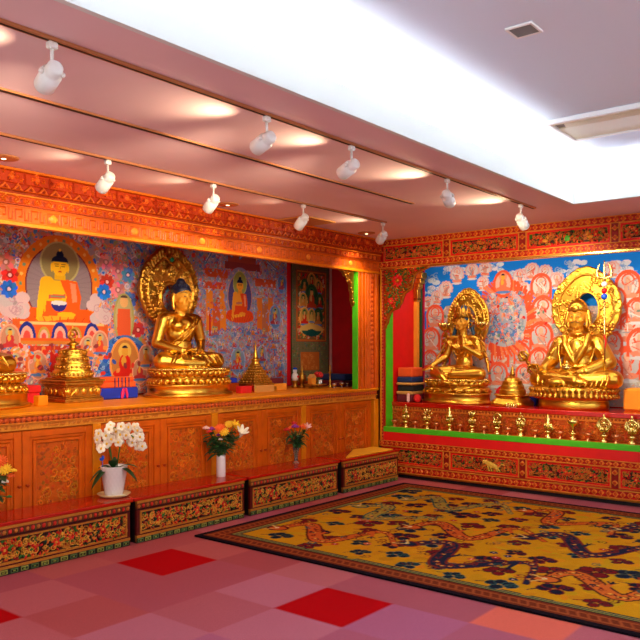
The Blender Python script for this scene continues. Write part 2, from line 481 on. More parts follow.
# ================================================================== LOW BENCHES under the long altar
bench_spans = [(2.42, 3.735), (3.80, 5.005), (5.085, 6.405), (6.50, 7.565)]
bench_lab = ['red-topped low bench with carved gilt front, nearest the camera at the left edge',
             'red-topped carved low bench carrying the white potted orchid side, second from the left edge',
             'red-topped carved low bench in front of the small glass vase of flowers',
             'red-topped carved low bench in the corner with a yellow cloth on it']
bench_lab[1] = 'red-topped carved low bench on which the white cylinder vase stands'
XB = -4.93
for n_, (y0, y1) in enumerate(bench_spans):
    b = thing('low_bench', ((XB+XC)/2, (y0+y1)/2, 0), bench_lab[n_], 'bench', PI/2, 'carved low benches along the altar')
    MB().box(XC+.012, XB+.012, y0-.028, y1+.028, .336, .362, .006).build('bench_top', M['lacquer'], b, True)
    MB().box(XC+.012, XB-.022, y0+.004, y1-.004, 0.0, .336).build('carcass', M['black'], b, True)  # shade of the gaps between benches put into the black carcass colour
    w = y1-y0
    cv = Canvas(w, .075, .0048, (60, 10, 8))                       # dotted moulding
    cv.rect(0, .053, w, .075, GOLD2, .7).rect(0, .010, w, .053, (120, 30, 10), .2).rect(0, 0, w, .010, (50, 8, 6), 0)
    k = int(w/.042)
    for q in range(k):
        u = (q+.5)*w/k
        cv.ell(u, .031, .013, .015, (214, 40, 20) if q % 2 else (190, 110, 30), .9, dome=True); cv.rect(u+.016, .014, u+.021, .05, (60, 90, 30), .5)
    cv.build('dotted_moulding', M['carve'], b, (XB, y0, .261), PI/2, .02, .010)
    ph = .2
    cv = Canvas(w, ph, .0045, (74, 10, 8))                         # carved foliage panel in a gilt frame
    cv.rect(0, 0, w, ph, (96, 16, 8), .3)
    cv.rect(.03, .012, w-.03, ph-.008, GOLD2, .9)
    scroll_fill(cv, .046, .028, w-.046, ph-.022, 100+n_, bg=(54, 10, 8), blooms=3, dense=1.15)
    cv.build('carved_panel', M['carve'], b, (XB-.004, y0, .061), PI/2, .02, .014)
    cv = Canvas(w, .061, .0045, (40, 26, 14))                      # foot strip with a green key pattern
    cv.rect(0, .04, w, .061, GOLD2, .8).rect(0, 0, w, .04, (24, 36, 24), .2)
    k = int(w/.075)
    for q in range(k):
        u = (q+.5)*w/k; c = (170, 170, 70) if q % 2 else (96, 130, 70)
        cv.frame(u-.028, .006, u+.028, .036, .007, c, .8); cv.rect(u-.01, .014, u+.01, .024, (150, 160, 60), .7)
    cv.build('key_strip', M['carve'], b, (XB-.002, y0, 0.0), PI/2, .02, .008)

# ================================================================== CUPBOARDS of the long altar
WDARK, WMID, WLITE = (130, 44, 2), (202, 88, 6), (224, 122, 16)
def burl(w, h, seed):
    g = random.Random(seed); cv = Canvas(w, h, .0055, WMID)
    cv.Z[:] = .25
    for k in range(int(w*h*1100)):
        u, v = g.random()*w, g.random()*h
        c = tuple(x*g.uniform(.72, 1.08) for x in WMID)
        cv.ell(u, v, .008+.014*g.random(), .006+.008*g.random(), c, .2+.5*g.random(), g.random()*PI, dome=True)
    for k in range(int(w*h*150)):
        u, v = g.random()*w, g.random()*h
        cv.spiral(u, v, .022+.03*g.random(), .008, tuple(x*g.uniform(.85, 1.05) for x in WLITE), .9, 1.1, g.random()*6, g.choice((-1, 1)))
    for k in range(int(w*h*60)):
        u, v = g.random()*w, g.random()*h; cv.spiral(u, v, .016, .006, WDARK, .2, .8, g.random()*6, 1)
    return cv
cup_lab = ['carved double-door cupboard at the left edge, behind the nearest bench',
           'carved double-door cupboard behind the orchid',
           'carved double-door cupboard between the white vase and the glass vase',
           'carved double-door cupboard in the corner beside the rear shrine']
for n_, y0 in enumerate((2.43, 3.73, 5.03, 6.33)):
    c = thing('cupboard', (XC-.25, y0+.61, 0), cup_lab[n_], 'cupboard', PI/2, 'cupboards of the long altar')
    MB().box(XC-.5, XC-.03, y0-.08, y0+1.22, 0, .935).build('carcass', M['wood'], c, True)
    MB().box(XC-.03, XC+.004, y0-.079, y0-.002, 0, .935, .004).build('stile', M['wood_light'], c, True)
    for d in range(2):
        ya = y0+.61*d+.003; yb = ya+.604
        mb = MB(); z0, z1 = .06, .925; t = .062
        mb.box(XC-.029, XC, ya, ya+t, z0, z1, .004); mb.box(XC-.029, XC, yb-t, yb, z0, z1, .004)
        mb.box(XC-.029, XC, ya+t, yb-t, z1-t*.8, z1, .004); mb.box(XC-.029, XC, ya+t, yb-t, z0, z0+t, .004)
        door = mb.build('door', M['wood'], c, True)
        mb = MB(); a, b2, e, f = ya+t, yb-t, z0+t, z1-t*.8; q = .028
        for (o, dep) in ((0, .012), (q, .004)):
            mb.box(XC-.028, XC-dep, a+o, a+o+q*.9, e+o, f-o, .004); mb.box(XC-.028, XC-dep, b2-o-q*.9, b2-o, e+o, f-o, .004)
            mb.box(XC-.028, XC-dep, a+o+q*.9, b2-o-q*.9, e+o, e+o+q*.9, .004); mb.box(XC-.028, XC-dep, a+o+q*.9, b2-o-q*.9, f-o-q*.9, f-o, .004)
        mb.build('panel_moulding', M['wood'], door, True)
        w, h = b2-a-.112, f-e-.112
        burl(w, h, 50+n_*2+d).build('carved_panel', M['carve_wood'], door, (XC-.02, a+.056, e+.056), PI/2, .008, .010)
        ky = yb-.03 if d == 0 else ya+.03
        MB().lathe([(.002, 0), (.010, .004), (.008, .012), (.013, .020), (.011, .028), (.003, .031)], n=12).xf(0, Matrix.Translation((XC, ky, .52)) @ Matrix.Rotation(PI/2, 4, 'Y')).build('knob', M['wood_red'], door, True)

# worktop with its carved edge
wt = thing('altar_worktop', (-5.86, 5.0, .935), 'long honey-coloured altar worktop with carved red edge along the left wall', 'altar top', PI/2)
MB().box(NX+.0, XC+.035, 2.3, 7.66, 1.042, CT, .006).build('slab', M['wood_light'], wt, True)
MB().box(NX, XC-.01, 2.3, 7.66, .936, 1.042).build('core', M['wood'], wt, True)
cv = Canvas(5.34, .058, .006, (150, 50, 16))
n = 120
for k in range(n):
    u = (k+.5)*5.34/n; cv.ell(u, .03, .020, .020, (206, 84, 24), .9, dome=True); cv.ell(u+.022, .014, .010, .010, (120, 34, 10), .3)
cv.rect(0, 0, 5.34, .008, (226, 130, 36), 1).rect(0, .05, 5.34, .058, (226, 130, 36), 1)
cv.build('carved_edge', M['carve_wood'], wt, (XC+.012, 2.31, .985), PI/2, .03, .012)
cv = Canvas(5.34, .05, .008, (226, 140, 40)); g = random.Random(3)
for k in range(260): cv.ell(g.random()*5.34, .025, .016, .010, (200, 108, 26), .6, g.random()*3)
cv.build('apron', M['carve_wood'], wt, (XC+.002, 2.31, .936), PI/2, .03, .006)

# ================================================================== SHRINE SURROUND of the left wall
ls = thing('shrine_surround', (-5.85, 5.0, CT), 'carved orange wooden surround and cornice of the long left-wall shrine', 'shrine', PI/2)
Y0 = 2.2; Y1 = 7.68; LW = Y1-Y0
cv = Canvas(LW, .165, .0075, (170, 46, 4))
n = int(LW/.20); p = LW/n; g = random.Random(5)
cv.rect(0, .145, LW, .165, (232, 116, 22), .9)
for k in range(n):
    u = k*p
    cv.rect(u+.006, .06, u+p-.006, .142, (190, 58, 6), .55)
    for q in range(8):
        cv.spiral(u+.02+g.random()*(p-.04), .07+g.random()*.06, .016, .007, g.choice([(230, 104, 22), (150, 40, 10), (220, 90, 20)]), 1.0, 1, g.random()*6)
    cv.ell(u+p/2, .10, .022, .022, (226, 100, 24), 1.1, dome=True)
    for q in range(2):
        uu = u+p*(.25+.5*q); cv.poly([(uu-.048, .006), (uu+.048, .006), (uu, .058)], (216, 96, 20), .9); cv.poly([(uu-.024, .008), (uu+.024, .008), (uu, .034)], (150, 44, 10), .3)
cv.build('upper_cornice', M['carve_wood'], ls, (XC+.07, Y0, 2.693), PI/2, .06, .018)
MB().box(XC-.06, XC+.055, Y0, Y1, 2.673, 2.693).build('shadow_fillet', M['wood_red'], ls, True)
cv = Canvas(LW, .075, .0075, (196, 72, 8))
for k in range(int(LW/.09)):
    u = (k+.5)*.09; cv.spiral(u, .034, .026, .009, (232, 118, 28), .9, 1.2, k, 1 if k % 2 else -1); cv.ell(u+.045, .03, .011, .02, (160, 50, 10), .2)
cv.rect(0, .062, LW, .075, (238, 130, 30), 1).rect(0, 0, LW, .009, (176, 62, 12), .4)
cv.build('middle_cornice', M['carve_wood'], ls, (XC+.045, Y0, 2.60), PI/2, .06, .014)
cv = Canvas(LW, .15, .0075, (210, 88, 6))
cv.Z[:] = .4; cv.rect(0, 0, LW, .024, (232, 124, 14), 1).rect(0, .138, LW, .15, (196, 84, 16), .6)
n = int(LW/.125); p = LW/n
for k in range(n):                                                # fret carving
    u = k*p; c, zz = (168, 60, 4), .05
    if k % 6 == 2:
        cv.rect(u+.012, .04, u+p-.012, .126, (190, 76, 14), .1); cv.ell(u+p/2, .083, .036, .03, (236, 132, 36), .9, dome=True); continue
    cv.rect(u+.006, .042, u+.014, .124, c, zz); cv.rect(u+.006, .116, u+.062, .124, c, zz); cv.rect(u+.055, .062, u+.063, .124, c, zz)
    cv.rect(u+.030, .062, u+.063, .070, c, zz); cv.rect(u+.030, .062, u+.037, .098, c, zz)
    cv.rect(u+.080, .042, u+.088, .124, c, zz); cv.rect(u+.080, .042, u+.116, .050, c, zz); cv.rect(u+.108, .042, u+.116, .1, c, zz)
cv.build('fret_band', M['carve_wood'], ls, (XC+.02, Y0, 2.45), PI/2, .06, .012)
mb = MB()
for (a, b2, x) in ((7.28, 7.325, .012), (7.325, 7.335, 0), (7.335, 7.385, .02), (7.40, 7.44, .026), (7.455, 7.50, .02), (7.515, 7.53, .01), (7.62, 7.68, .022)):
    mb.box(XC-.08, XC+x, a, b2, CT, 2.452, .008)
mb.box(XC-.08, XC-.004, 7.28, 7.68, CT, 2.452)
mb.build('post', M['wood'], ls, True)
cv = Canvas(.08, 1.38, .006, (190, 70, 18))
for k in range(24): cv.ell(.04, .03+k*.0575, .024, .022, (226, 100, 26), .9, dome=True)
cv.build('post_carving', M['carve_wood'], ls, (XC-.002, 7.535, CT), PI/2, .01, .012)
MB().box(XC-.10, XC+.012, 7.60, 7.69, 0.0, .935, .006).build('foot_post', M['wood_light'], ls, True)
MB().box(XC-.066, XC+.002, 7.258, 7.28, CT, 2.45).build('green_jamb', M['green'], ls, True)
mb = MB().box(NX, XC-.06, 8.19, 8.215, CT, 2.70)
mb.box(XC-.085, XC-.06, 7.69, 8.19, CT, 2.70)
mb.build('red_side_panel', M['crimson'], ls, True)
MB().box(NX, XC-.06, 2.2, 2.23, CT, 2.70).build('red_side_panel', M['crimson'], ls, True)
MB().box(NX-.03, NX, 2.2, 8.215, CT-.1, 2.70).build('back_panel', M['crimson'], ls, True)
MB().box(NX-.03, XC-.04, 2.2, 8.215, 2.70, 2.73).build('niche_top', M['wood_red'], ls, True)
MB().box(XC-.04, XC+.0, 2.2, 7.68, 2.452, 2.855).build('cornice_backing', M['wood_red'], ls, True)
pts = [(7.24, 2.46), (6.99, 2.46), (7.0, 2.44), (7.05, 2.425), (7.07, 2.39), (7.12, 2.375), (7.14, 2.33), (7.175, 2.30), (7.18, 2.24), (7.205, 2.19), (7.205, 2.11), (7.225, 2.07), (7.24, 2.04)]
mb = MB().prism(pts, XC-.07, XC-.03, 'x')
for (a, b2) in pts[2:-1]: mb.ell((XC-.03, a+.012, b2+.012), (.014, .02, .02), 8, 6)
for k in range(10): mb.ell((XC-.028, 7.10+.1*rng.random(), 2.32+.12*rng.random()), (.012, .02, .016), 8, 6)
mb.build('carved_bracket', M['gold_dark'], ls, True)

# ================================================================== SHRINE SURROUND of the rear wall
rs = thing('shrine_surround', (-3.4, 7.9, 0), 'red, gold and green carved frame and base of the rear shrine', 'shrine')
BX0, BX1 = -5.29, -1.46; BW = BX1-BX0
stiles = [-4.37, -3.45, -2.48, -1.51]
edges = [(-5.235, -4.415), (-4.325, -3.495), (-3.405, -2.525), (-2.435, -1.555)]
def border(w, h, horiz=True):
    cv = Canvas(w, h, .006, (150, 20, 8))
    if horiz:
        wave_band(cv, 0, h, (186, 22, 10), (236, 136, 34), (206, 70, 16), .07)
        cv.rect(0, 0, w, .007, (226, 140, 40), .9).rect(0, h-.007, w, h, (226, 140, 40), .9)
    else:
        n = int(h/.075)
        for k in range(n):
            v = (k+.5)*h/n; cv.poly([(w*.12, v), (w/2, v-.03), (w*.88, v), (w/2, v+.03)], (232, 140, 40), .5); cv.ell(w/2, v, w*.2, .014, (200, 66, 18), 1)
        cv.rect(0, 0, .007, h, (226, 140, 40), .9).rect(w-.007, 0, w, h, (226, 140, 40), .9)
    return cv
def panel_row(z0, z1, name, seed, motif):
    for k, (x0, x1) in enumerate(edges):
        w, h = x1-x0, z1-z0; cv = Canvas(w, h, .005, (226, 10, 8))
        cv.Z[:] = .6; cv.frame(0, 0, w, h, .008, (226, 120, 36), 1); cv.frame(.028, .026, w-.028, h-.026, .006, (226, 130, 40), 1)
        scroll_fill(cv, .034, .032, w-.034, h-.032, seed+k, bg=(70, 16, 8), dense=1.25, blooms=3 if k != 1 else 2, gold=(206, 110, 36))
        if motif and k == 1:                                      # gilt beast on the second base panel
            u, v = w*.62, h*.5
            cv.ell(u, v, .085, .03, (236, 190, 70), 1.5, -.35, dome=True); cv.ell(u-.08, v+.03, .03, .024, (236, 190, 70), 1.6, dome=True)
            for q in (-.05, -.02, .05, .08): cv.line([(u+q, v-.01-q*.3), (u+q+.02, v-.06)], .014, (236, 190, 70), 1.3)
            cv.line([(u+.08, v-.02), (u+.12, v+.02), (u+.15, v+.01)], .012, (236, 190, 70), 1.3)
        if not motif and k == 2:
            for s_ in (-1, 1):
                u = w*.5+s_*w*.27; cv.ell(u, h*.42, .03, .017, (230, 150, 40), 1.4, dome=True); cv.ell(u-s_*.03, h*.6, .012, .022, (230, 150, 40), 1.4, dome=True)
            cv.ell(w/2, h*.45, .03, .03, (90, 190, 60), 1.4, dome=True)
        cv.build(name, M['carve'], rs, (x0, YB+.012, z0), 0, .02, .012)
    return
# frieze
panel_row(2.595, 2.785, 'frieze_panel', 300, False)
border(BW, .075).build('frieze_border', M['carve'], rs, (BX0, YB, 2.785), 0, .05, .012)
border(BW, .075).build('frieze_border', M['carve'], rs, (BX0, YB-.01, 2.52), 0, .06, .012)
MB().box(BX0, BX1, YB-.005, YB+.06, 2.498, 2.52, .004).build('gilt_lip', M['gold_pale'], rs, True)
# base
panel_row(.165, .365, 'base_panel', 400, True)
border(BW, .07).build('base_border', M['carve'], rs, (BX0, YB, .365), 0, .05, .012)
border(BW, .085).build('base_border', M['carve'], rs, (BX0, YB-.012, .065), 0, .06, .012)
for sx in stiles:
    border(.088, .19, False).build('frieze_stile', M['carve'], rs, (sx-.044, YB, 2.595), 0, .03, .012)
    border(.088, .2, False).build('base_stile', M['carve'], rs, (sx-.044, YB, .165), 0, .03, .012)
MB().box(BX0, BX1, YB-.02, YB+.05, .045, .065, .006).build('gilt_foot_moulding', M['gold_dark'], rs, True)
MB().box(BX0, BX1, YB+.035, YB+.08, 0, .05).build('plinth', M['black'], rs, True)
MB().box(BX0, BX1, YB+.03, YB+.08, .05, .435).build('base_backing', M['red'], rs, True)
MB().box(BX0, BX1, YB+.035, YB+.10, 2.50, 2.86).build('frieze_backing', M['red'], rs, True)
MB().box(BX0+.01, BX1, YB, YB+.05, .435, .54, .004).build('red_rail', M['red'], rs, True)
MB().box(-5.236, BX1, YB-.004, YB+.05, .54, .60, .004).build('green_sill', M['green'], rs, True)
MB().box(-5.236, BX1, YB+.05, 7.925, .56, .592).build('offering_shelf', M['wood'], rs, True)
# posts
mb = MB().box(BX0, -5.262, YB-.006, YB+.06, .435, 2.52, .006); mb.build('gilt_post', M['wood_light'], rs, True)
cv = Canvas(.026, 2.085, .0045, (170, 20, 12))
for k in range(52): cv.ell(.013, .02+k*.04, .009, .012, (214, 110, 30), 1, dome=True)
cv.build('beaded_post', M['carve'], rs, (-5.262, YB-.002, .435), 0, .05, .008)
MB().box(-5.262, BX0+.0535, YB+.05, 7.925, .54, 2.50).build('green_jamb', M['green'], rs, True)
MB().box(-5.285, -5.262, 7.925, 8.46, .6, 2.72).build('red_side_panel', M['red'], rs, True)
MB().box(BX1-.02, BX1, YB+.08, NY, .6, 2.72).build('red_side_panel', M['red'], rs, True)
MB().box(-5.29, BX1, NY, NY+.03, .5, 2.72).build('back_panel', M['crimson'], rs, True)
MB().box(-5.29, BX1, YB+.10, NY+.03, 2.72, 2.75).build('niche_top', M['wood_red'], rs, True)
# painted column in the corner
mb = MB().box(-5.262, -5.205, 8.44, 8.50, RT+.2, 2.15, .006); mb.build('gilt_column', M['saffron'], rs, True)
mb = MB()
for (z, e) in ((RT, .05), (RT+.06, .038), (RT+.10, .045), (RT+.15, .03)): mb.box(-5.262, -5.19+e, 8.40-e*.5, 8.52, z, z+.05, .006)
mb.build('column_base', M['orange_cloth'], rs, True)
mb = MB()
for (z, e, hh) in ((2.15, .004, .03), (2.19, .012, .02), (2.21, .006, .10), (2.31, .02, .02), (2.33, .04, .05), (2.38, .07, .06), (2.44, .10, .08)): mb.box(-5.262, -5.205+e, 8.44-e*.5, 8.52, z, z+hh, .006)
mb.build('column_capital', M['gold_dark'], rs, True)
MB().box(-5.262, -5.225, 8.56, 8.60, RT, 2.72).build('green_strip', M['dkgreen'], rs, True)
# carved bracket
bp = [(-5.236, 2.52), (-4.60, 2.52), (-4.62, 2.49), (-4.68, 2.466), (-4.75, 2.45), (-4.80, 2.415), (-4.82, 2.34), (-4.844, 2.25), (-4.90, 2.225), (-4.942, 2.20), (-4.965, 2.15), (-4.985, 2.09), (-5.015, 2.06),
      (-5.027, 2.03), (-5.10, 2.01), (-5.142, 1.985), (-5.175, 1.92), (-5.19, 1.86), (-5.215, 1.82), (-5.225, 1.79), (-5.236, 1.78)]
bk = MB().prism(bp, YB+.012, YB+.05, 'y').build('carved_bracket', M['wood_red'], rs, True)
mb = MB(); g = random.Random(12)
mb.tube([(u, YB+.008, v) for (u, v) in bp[1:]], .012, 8); mb.build('gilt_edge', M['gold_dark'], bk, True)
def inside(u, v):
    c = False
    for i in range(len(bp)):
        (x0, y0), (x1, y1) = bp[i], bp[(i+1) % len(bp)]
        if (y0 > v) != (y1 > v) and u < (x1-x0)*(v-y0)/(y1-y0)+x0: c = not c
    return c
def scatter(n, name, m, rr, seed):
    g = random.Random(seed); mb = MB(); k = 0
    while k < n:
        u, v = -5.236+.6*g.random(), 1.8+.72*g.random()
        if inside(u, v) and inside(u+.02, v-.02) and inside(u-.015, v):
            k += 1; a = g.random()*PI
            mb.ell((u, YB+.008, v), (rr*(1+g.random()), .012, rr*.6), 8, 5, Matrix.Rotation(a, 3, 'Y'))
    tag(mb.build(name, m, bk, True), kind='stuff')
scatter(150, 'leaves', M['leaf'], .014, 1); scatter(150, 'gilt_scrolls', M['gold_dark'], .013, 2); scatter(60, 'red_buds', M['red'], .012, 5)
mb = MB()
for (u, v, r) in ((-5.04, 2.36, .075), (-5.13, 2.12, .04)):
    for q in range(8): a = q*PI/4; mb.ell((u+r*.7*math.cos(a), YB+.004, v+r*.7*math.sin(a)), (r*.42, .014, r*.3), 8, 6, Matrix.Rotation(-a, 3, 'Y'))
mb.build('red_blossoms', M['red'], bk, True)
mb = MB().ell((-5.04, YB-.002, 2.36), (.028, .016, .028), 10, 6).ell((-5.13, YB-.002, 2.12), (.016, .012, .016), 10, 6)
mb.build('blossom_hearts', M['gold'], bk, True)
# stepped carved front and worktop inside the rear shrine
rw = thing('altar_worktop', (-3.4, 8.25, .592), 'red-edged worktop and carved riser inside the rear shrine, under the two golden statues', 'altar top')
cv = Canvas(3.77, .245, .0065, (176, 72, 18)); g = random.Random(77)
for k in range(1300):
    cv.ell(g.random()*3.77, g.random()*.19, .010+.012*g.random(), .008, tuple(x*g.uniform(.75, 1.1) for x in (190, 84, 22)), .2+.5*g.random(), g.random()*3, dome=True)
for k in range(130): cv.spiral(g.random()*3.77, .02+g.random()*.15, .026, .008, (216, 116, 34), .9, 1.2, g.random()*6, g.choice((-1, 1)))
cv.rect(0, .192, 3.77, .245, (206, 110, 34), .8)
for k in range(94): cv.ell((k+.5)*.04, .222, .012, .013, (150, 60, 14), .2)
cv.build('carved_riser', M['carve_wood'], rw, (-5.236, 7.925, .595), 0, .04, .012)
MB().box(-5.26, BX1-.02, 7.905, NY, .84, RT, .006).build('slab', M['lacquer'], rw, True)

# ================================================================== PAINTED HANGINGS
# a sight line from the camera, used to read where a painted motif lies on its wall
CH, CF, CHY, CA = 1.54, 765.0, 349.0, R(38.9)
def sight(px, py):
    u = (px-320)/CF; return (-math.sin(CA)+math.cos(CA)*u, math.cos(CA)+math.sin(CA)*u, (CHY-py)/CF)
def on_x(px, py, X): r = sight(px, py); t = X/r[0]; return (t*r[1], CH+t*r[2])
def on_y(px, py, Y): r = sight(px, py); t = Y/r[1]; return (t*r[0], CH+t*r[2])

SKIN, ROBE, YEL = (236, 170, 60), (232, 84, 34), (246, 184, 30)
def figure(cv, u, v, s, robe=ROBE, halo=(120, 170, 90), skin=SKIN, aura=None):
    if aura:
        cv.ell(u, v+s*.05, s*.62, s*.85, tuple(min(255, x*1.25) for x in aura)); cv.ell(u, v+s*.05, s*.54, s*.76, aura)
    cv.ell(u, v+s*.44, s*.26, s*.28, halo)
    cv.ell(u, v-s*.32, s*.48, s*.17, robe); cv.ell(u, v, s*.24, s*.34, robe); cv.ell(u-s*.05, v+s*.1, s*.10, s*.17, skin)
    cv.ell(u, v+s*.42, s*.13, s*.17, skin); cv.ell(u, v+s*.53, s*.12, s*.09, (30, 30, 60), clip='up')
    cv.ell(u, v-s*.5, s*.5, s*.09, (90, 130, 190))

def great_figure(cv, c, sx, sz, grey=(150, 128, 132), ring=(240, 128, 30), rim=(120, 30, 50), halo=(150, 132, 84), robe=(238, 92, 24), skin=YEL):
    """seated figure; sx, sz: half width and half height of the whole aureole"""
    u, v = c
    X = lambda a: u+a*sx
    Zv = lambda b: v+b*sz
    cv.ell(u, v, sx*1.0, sz*1.0, ring)
    for k in range(30):
        a = k*2*PI/30; cv.ell(u+sx*.90*math.cos(a), v+sz*.90*math.sin(a), sx*.035, sz*.035, (120, 150, 110) if k % 2 else (250, 190, 90))
    cv.ell(u, v, sx*.80, sz*.80, rim); cv.ell(u, v, sx*.77, sz*.775, grey)
    for k in range(40):
        a = k*2*PI/40; cv.line([(u+sx*.3*math.cos(a), v+sz*.3*math.sin(a)), (u+sx*.76*math.cos(a), v+sz*.76*math.sin(a))], .006, tuple(x*.93 for x in grey))
    cv.ell(u, Zv(.46), sx*.47, sz*.42, (190, 176, 112)); cv.ell(u, Zv(.46), sx*.43, sz*.385, halo)
    # body
    cv.ell(u, Zv(-.68), sx*.94, sz*.20, robe); cv.ell(X(-.52), Zv(-.60), sx*.36, sz*.16, robe); cv.ell(X(.52), Zv(-.60), sx*.36, sz*.16, robe)
    cv.poly([(X(-.40), Zv(.10)), (X(.40), Zv(.12)), (X(.46), Zv(-.3)), (X(.34), Zv(-.62)), (X(-.34), Zv(-.62)), (X(-.44), Zv(-.2))], skin)
    cv.poly([(X(-.02), Zv(.16)), (X(.42), Zv(.10)), (X(.52), Zv(-.20)), (X(.46), Zv(-.56)), (X(.1), Zv(-.60)), (X(.16), Zv(-.2))], robe)
    cv.poly([(X(.24), Zv(.08)), (X(.38), Zv(.06)), (X(.42), Zv(-.3)), (X(.30), Zv(-.32))], (244, 140, 96))
    cv.ell(X(-.30), Zv(.05), sx*.17, sz*.13, skin); cv.poly([(X(-.46), Zv(.06)), (X(-.30), Zv(.06)), (X(-.34), Zv(-.3)), (X(-.44), Zv(-.72)), (X(-.56), Zv(-.72)), (X(-.52), Zv(-.25))], skin)
    cv.ell(X(-.49), Zv(-.75), sx*.09, sz*.07, skin)
    cv.poly([(X(-.26), Zv(-.18)), (X(.14), Zv(-.16)), (X(.14), Zv(-.24)), (X(-.26), Zv(-.26))], (214, 90, 60)); cv.poly([(X(-.22), Zv(-.20)), (X(.12), Zv(-.19)), (X(.12), Zv(-.22)), (X(-.22), Zv(-.23))], (130, 140, 110))
    cv.poly([(X(-.32), Zv(-.30)), (X(.3), Zv(-.3)), (X(.3), Zv(-.62)), (X(-.36), Zv(-.62))], robe)
    cv.poly([(X(-.5), Zv(-.62)), (X(.3), Zv(-.56)), (X(.34), Zv(-.64)), (X(-.46), Zv(-.72))], (250, 170, 40)); cv.ell(X(.16), Zv(-.56), sx*.22, sz*.05, skin)
    for k in range(9):
        a = -.8+k*.2; cv.line([(X(a), Zv(-.62)), (X(a*.7), Zv(-.82))], .008, (206, 64, 20))
    cv.poly([(X(-.12), Zv(.26)), (X(.12), Zv(.26)), (X(.14), Zv(.12)), (X(-.14), Zv(.12))], tuple(x*.94 for x in skin))
    cv.ell(u, Zv(.38), sx*.185, sz*.185, skin); cv.ell(X(-.19), Zv(.36), sx*.03, sz*.09, skin); cv.ell(X(.19), Zv(.36), sx*.03, sz*.09, skin)
    cv.ell(u, Zv(.47), sx*.20, sz*.14, (22, 26, 56), clip='up'); cv.ell(u, Zv(.62), sx*.085, sz*.08, (22, 26, 56)); cv.ell(u, Zv(.71), sx*.03, sz*.03, (240, 190, 60))
    for s_ in (-1, 1):
        cv.ell(X(.075*s_), Zv(.385), sx*.045, sz*.011, (70, 40, 20)); cv.line([(X(.03*s_), Zv(.43)), (X(.13*s_), Zv(.425))], .005, (110, 60, 20))
    cv.line([(u, Zv(.40)), (X(.015), Zv(.34))], .005, (190, 110, 20)); cv.ell(u, Zv(.28), sx*.045, sz*.013, (200, 50, 30))

def motley(cv, n, seed, palette, s0=.012, s1=.03, box=None):
    """the crowded small brushwork of the hanging: petals, curls and leaves"""
    g = random.Random(seed); u0, v0, u1, v1 = box or (0, 0, cv.w, cv.h)
    for k in range(n):
        u, v = u0+g.random()*(u1-u0), v0+g.random()*(v1-v0); c = g.choice(palette); s = g.uniform(s0, s1); q = g.random()
        c = tuple(min(255, max(0, x+g.uniform(-18, 18))) for x in c)
        if q < .45: cv.ell(u, v, s, s*.55, c, None, g.random()*PI)
        elif q < .7: cv.spiral(u, v, s*1.2, .009, c, None, 1.1, g.random()*6, g.choice((-1, 1)))
        elif q < .85: cv.ell(u, v, s, s, c, None, 0, .55)
        else: cv.line([(u, v), (u+g.uniform(-2, 2)*s, v+g.uniform(-2, 2)*s), (u+g.uniform(-2, 2)*s, v+g.uniform(-3, 3)*s)], .010, c)
def peony(cv, u, v, s, c, seed):
    g = random.Random(seed)
    for k in range(9):
        a = k*2*PI/9+g.random()*.3; cv.ell(u+s*.6*math.cos(a), v+s*.55*math.sin(a), s*.42, s*.3, tuple(min(255, x*g.uniform(.85, 1.15)) for x in c), None, a)
    cv.ell(u, v, s*.4, s*.35, tuple(x*.8 for x in c)); cv.ell(u, v, s*.2, s*.2, (250, 190, 180))

TX = NX+.03; TY0 = 2.3; TZ0 = 1.085
cv = Canvas(7.315-TY0, 1.585, .0065, (172, 150, 150))
A = lambda px, py: (lambda w: (w[0]-TY0, w[1]-TZ0))(on_x(px, py, TX))
P1 = [(234, 160, 146), (232, 106, 60), (214, 66, 56), (96, 150, 214), (60, 120, 206), (242, 212, 200), (244, 156, 70), (160, 170, 116), (206, 190, 190), (230, 130, 110)]
P2 = [(126, 140, 184), (160, 166, 194), (212, 100, 84), (206, 60, 56), (90, 120, 190), (214, 190, 190), (226, 130, 66), (150, 150, 140), (186, 140, 150), (120, 164, 196)]
um = A(150, 300)[0]
motley(cv, 5200, 1, P1, .014, .034, (0, 0, um, cv.h)); motley(cv, 6200, 2, P2, .012, .03, (um, 0, cv.w, cv.h))
g = random.Random(5)
# palace roofs, beams and pillars to the right
for (px0, px1, py0, py1, c) in ((203, 228, 270, 276, (214, 84, 40)), (203, 227, 283, 288, (206, 70, 40)), (255, 276, 280, 286, (206, 80, 44)), (206, 213, 290, 330, (236, 130, 36)), (220, 226, 290, 330, (236, 130, 36)),
                                (257, 262, 298, 330, (230, 120, 36)), (268, 273, 298, 332, (230, 120, 36)), (213, 220, 300, 330, (216, 90, 40)), (262, 268, 304, 332, (196, 110, 70)), (228, 256, 256, 261, (176, 74, 60)), (225, 260, 265, 268, (150, 60, 60))):
    a, b = A(px0, py1), A(px1, py0); cv.rect(a[0], a[1], b[0], b[1], c)
for (px0, py0, px1, py1) in ((216, 243, 205, 262), (216, 243, 232, 256), (252, 248, 240, 258), (252, 248, 276, 270), (262, 247, 284, 262)):
    cv.line([A(px0, py0), A(px1, py1)], .04, (70, 92, 160)); cv.line([A(px0, py0), A(px1, py1)], .016, (190, 200, 220))
for (px, py) in ((210, 335), (272, 338)): cv.line([A(px, py-20), A(px, py)], .03, (206, 24, 30))
for (px, py, s, rb, au) in ((238, 362, .20, (222, 56, 36), (130, 150, 180)), (275, 318, .18, (180, 60, 60), (110, 130, 170)), (280, 372, .15, (206, 60, 50), (120, 140, 180)), (262, 356, .15, (170, 60, 70), (150, 150, 180)),
                            (212, 352, .15, (200, 80, 50), (140, 150, 180)), (205, 340, .14, (190, 90, 60), None), (282, 285, .14, (176, 70, 80), (96, 120, 180)), (270, 378, .12, (200, 60, 50), None)):
    u, v = A(px, py); figure(cv, u, v, s, rb, (150, 170, 120), SKIN, au)
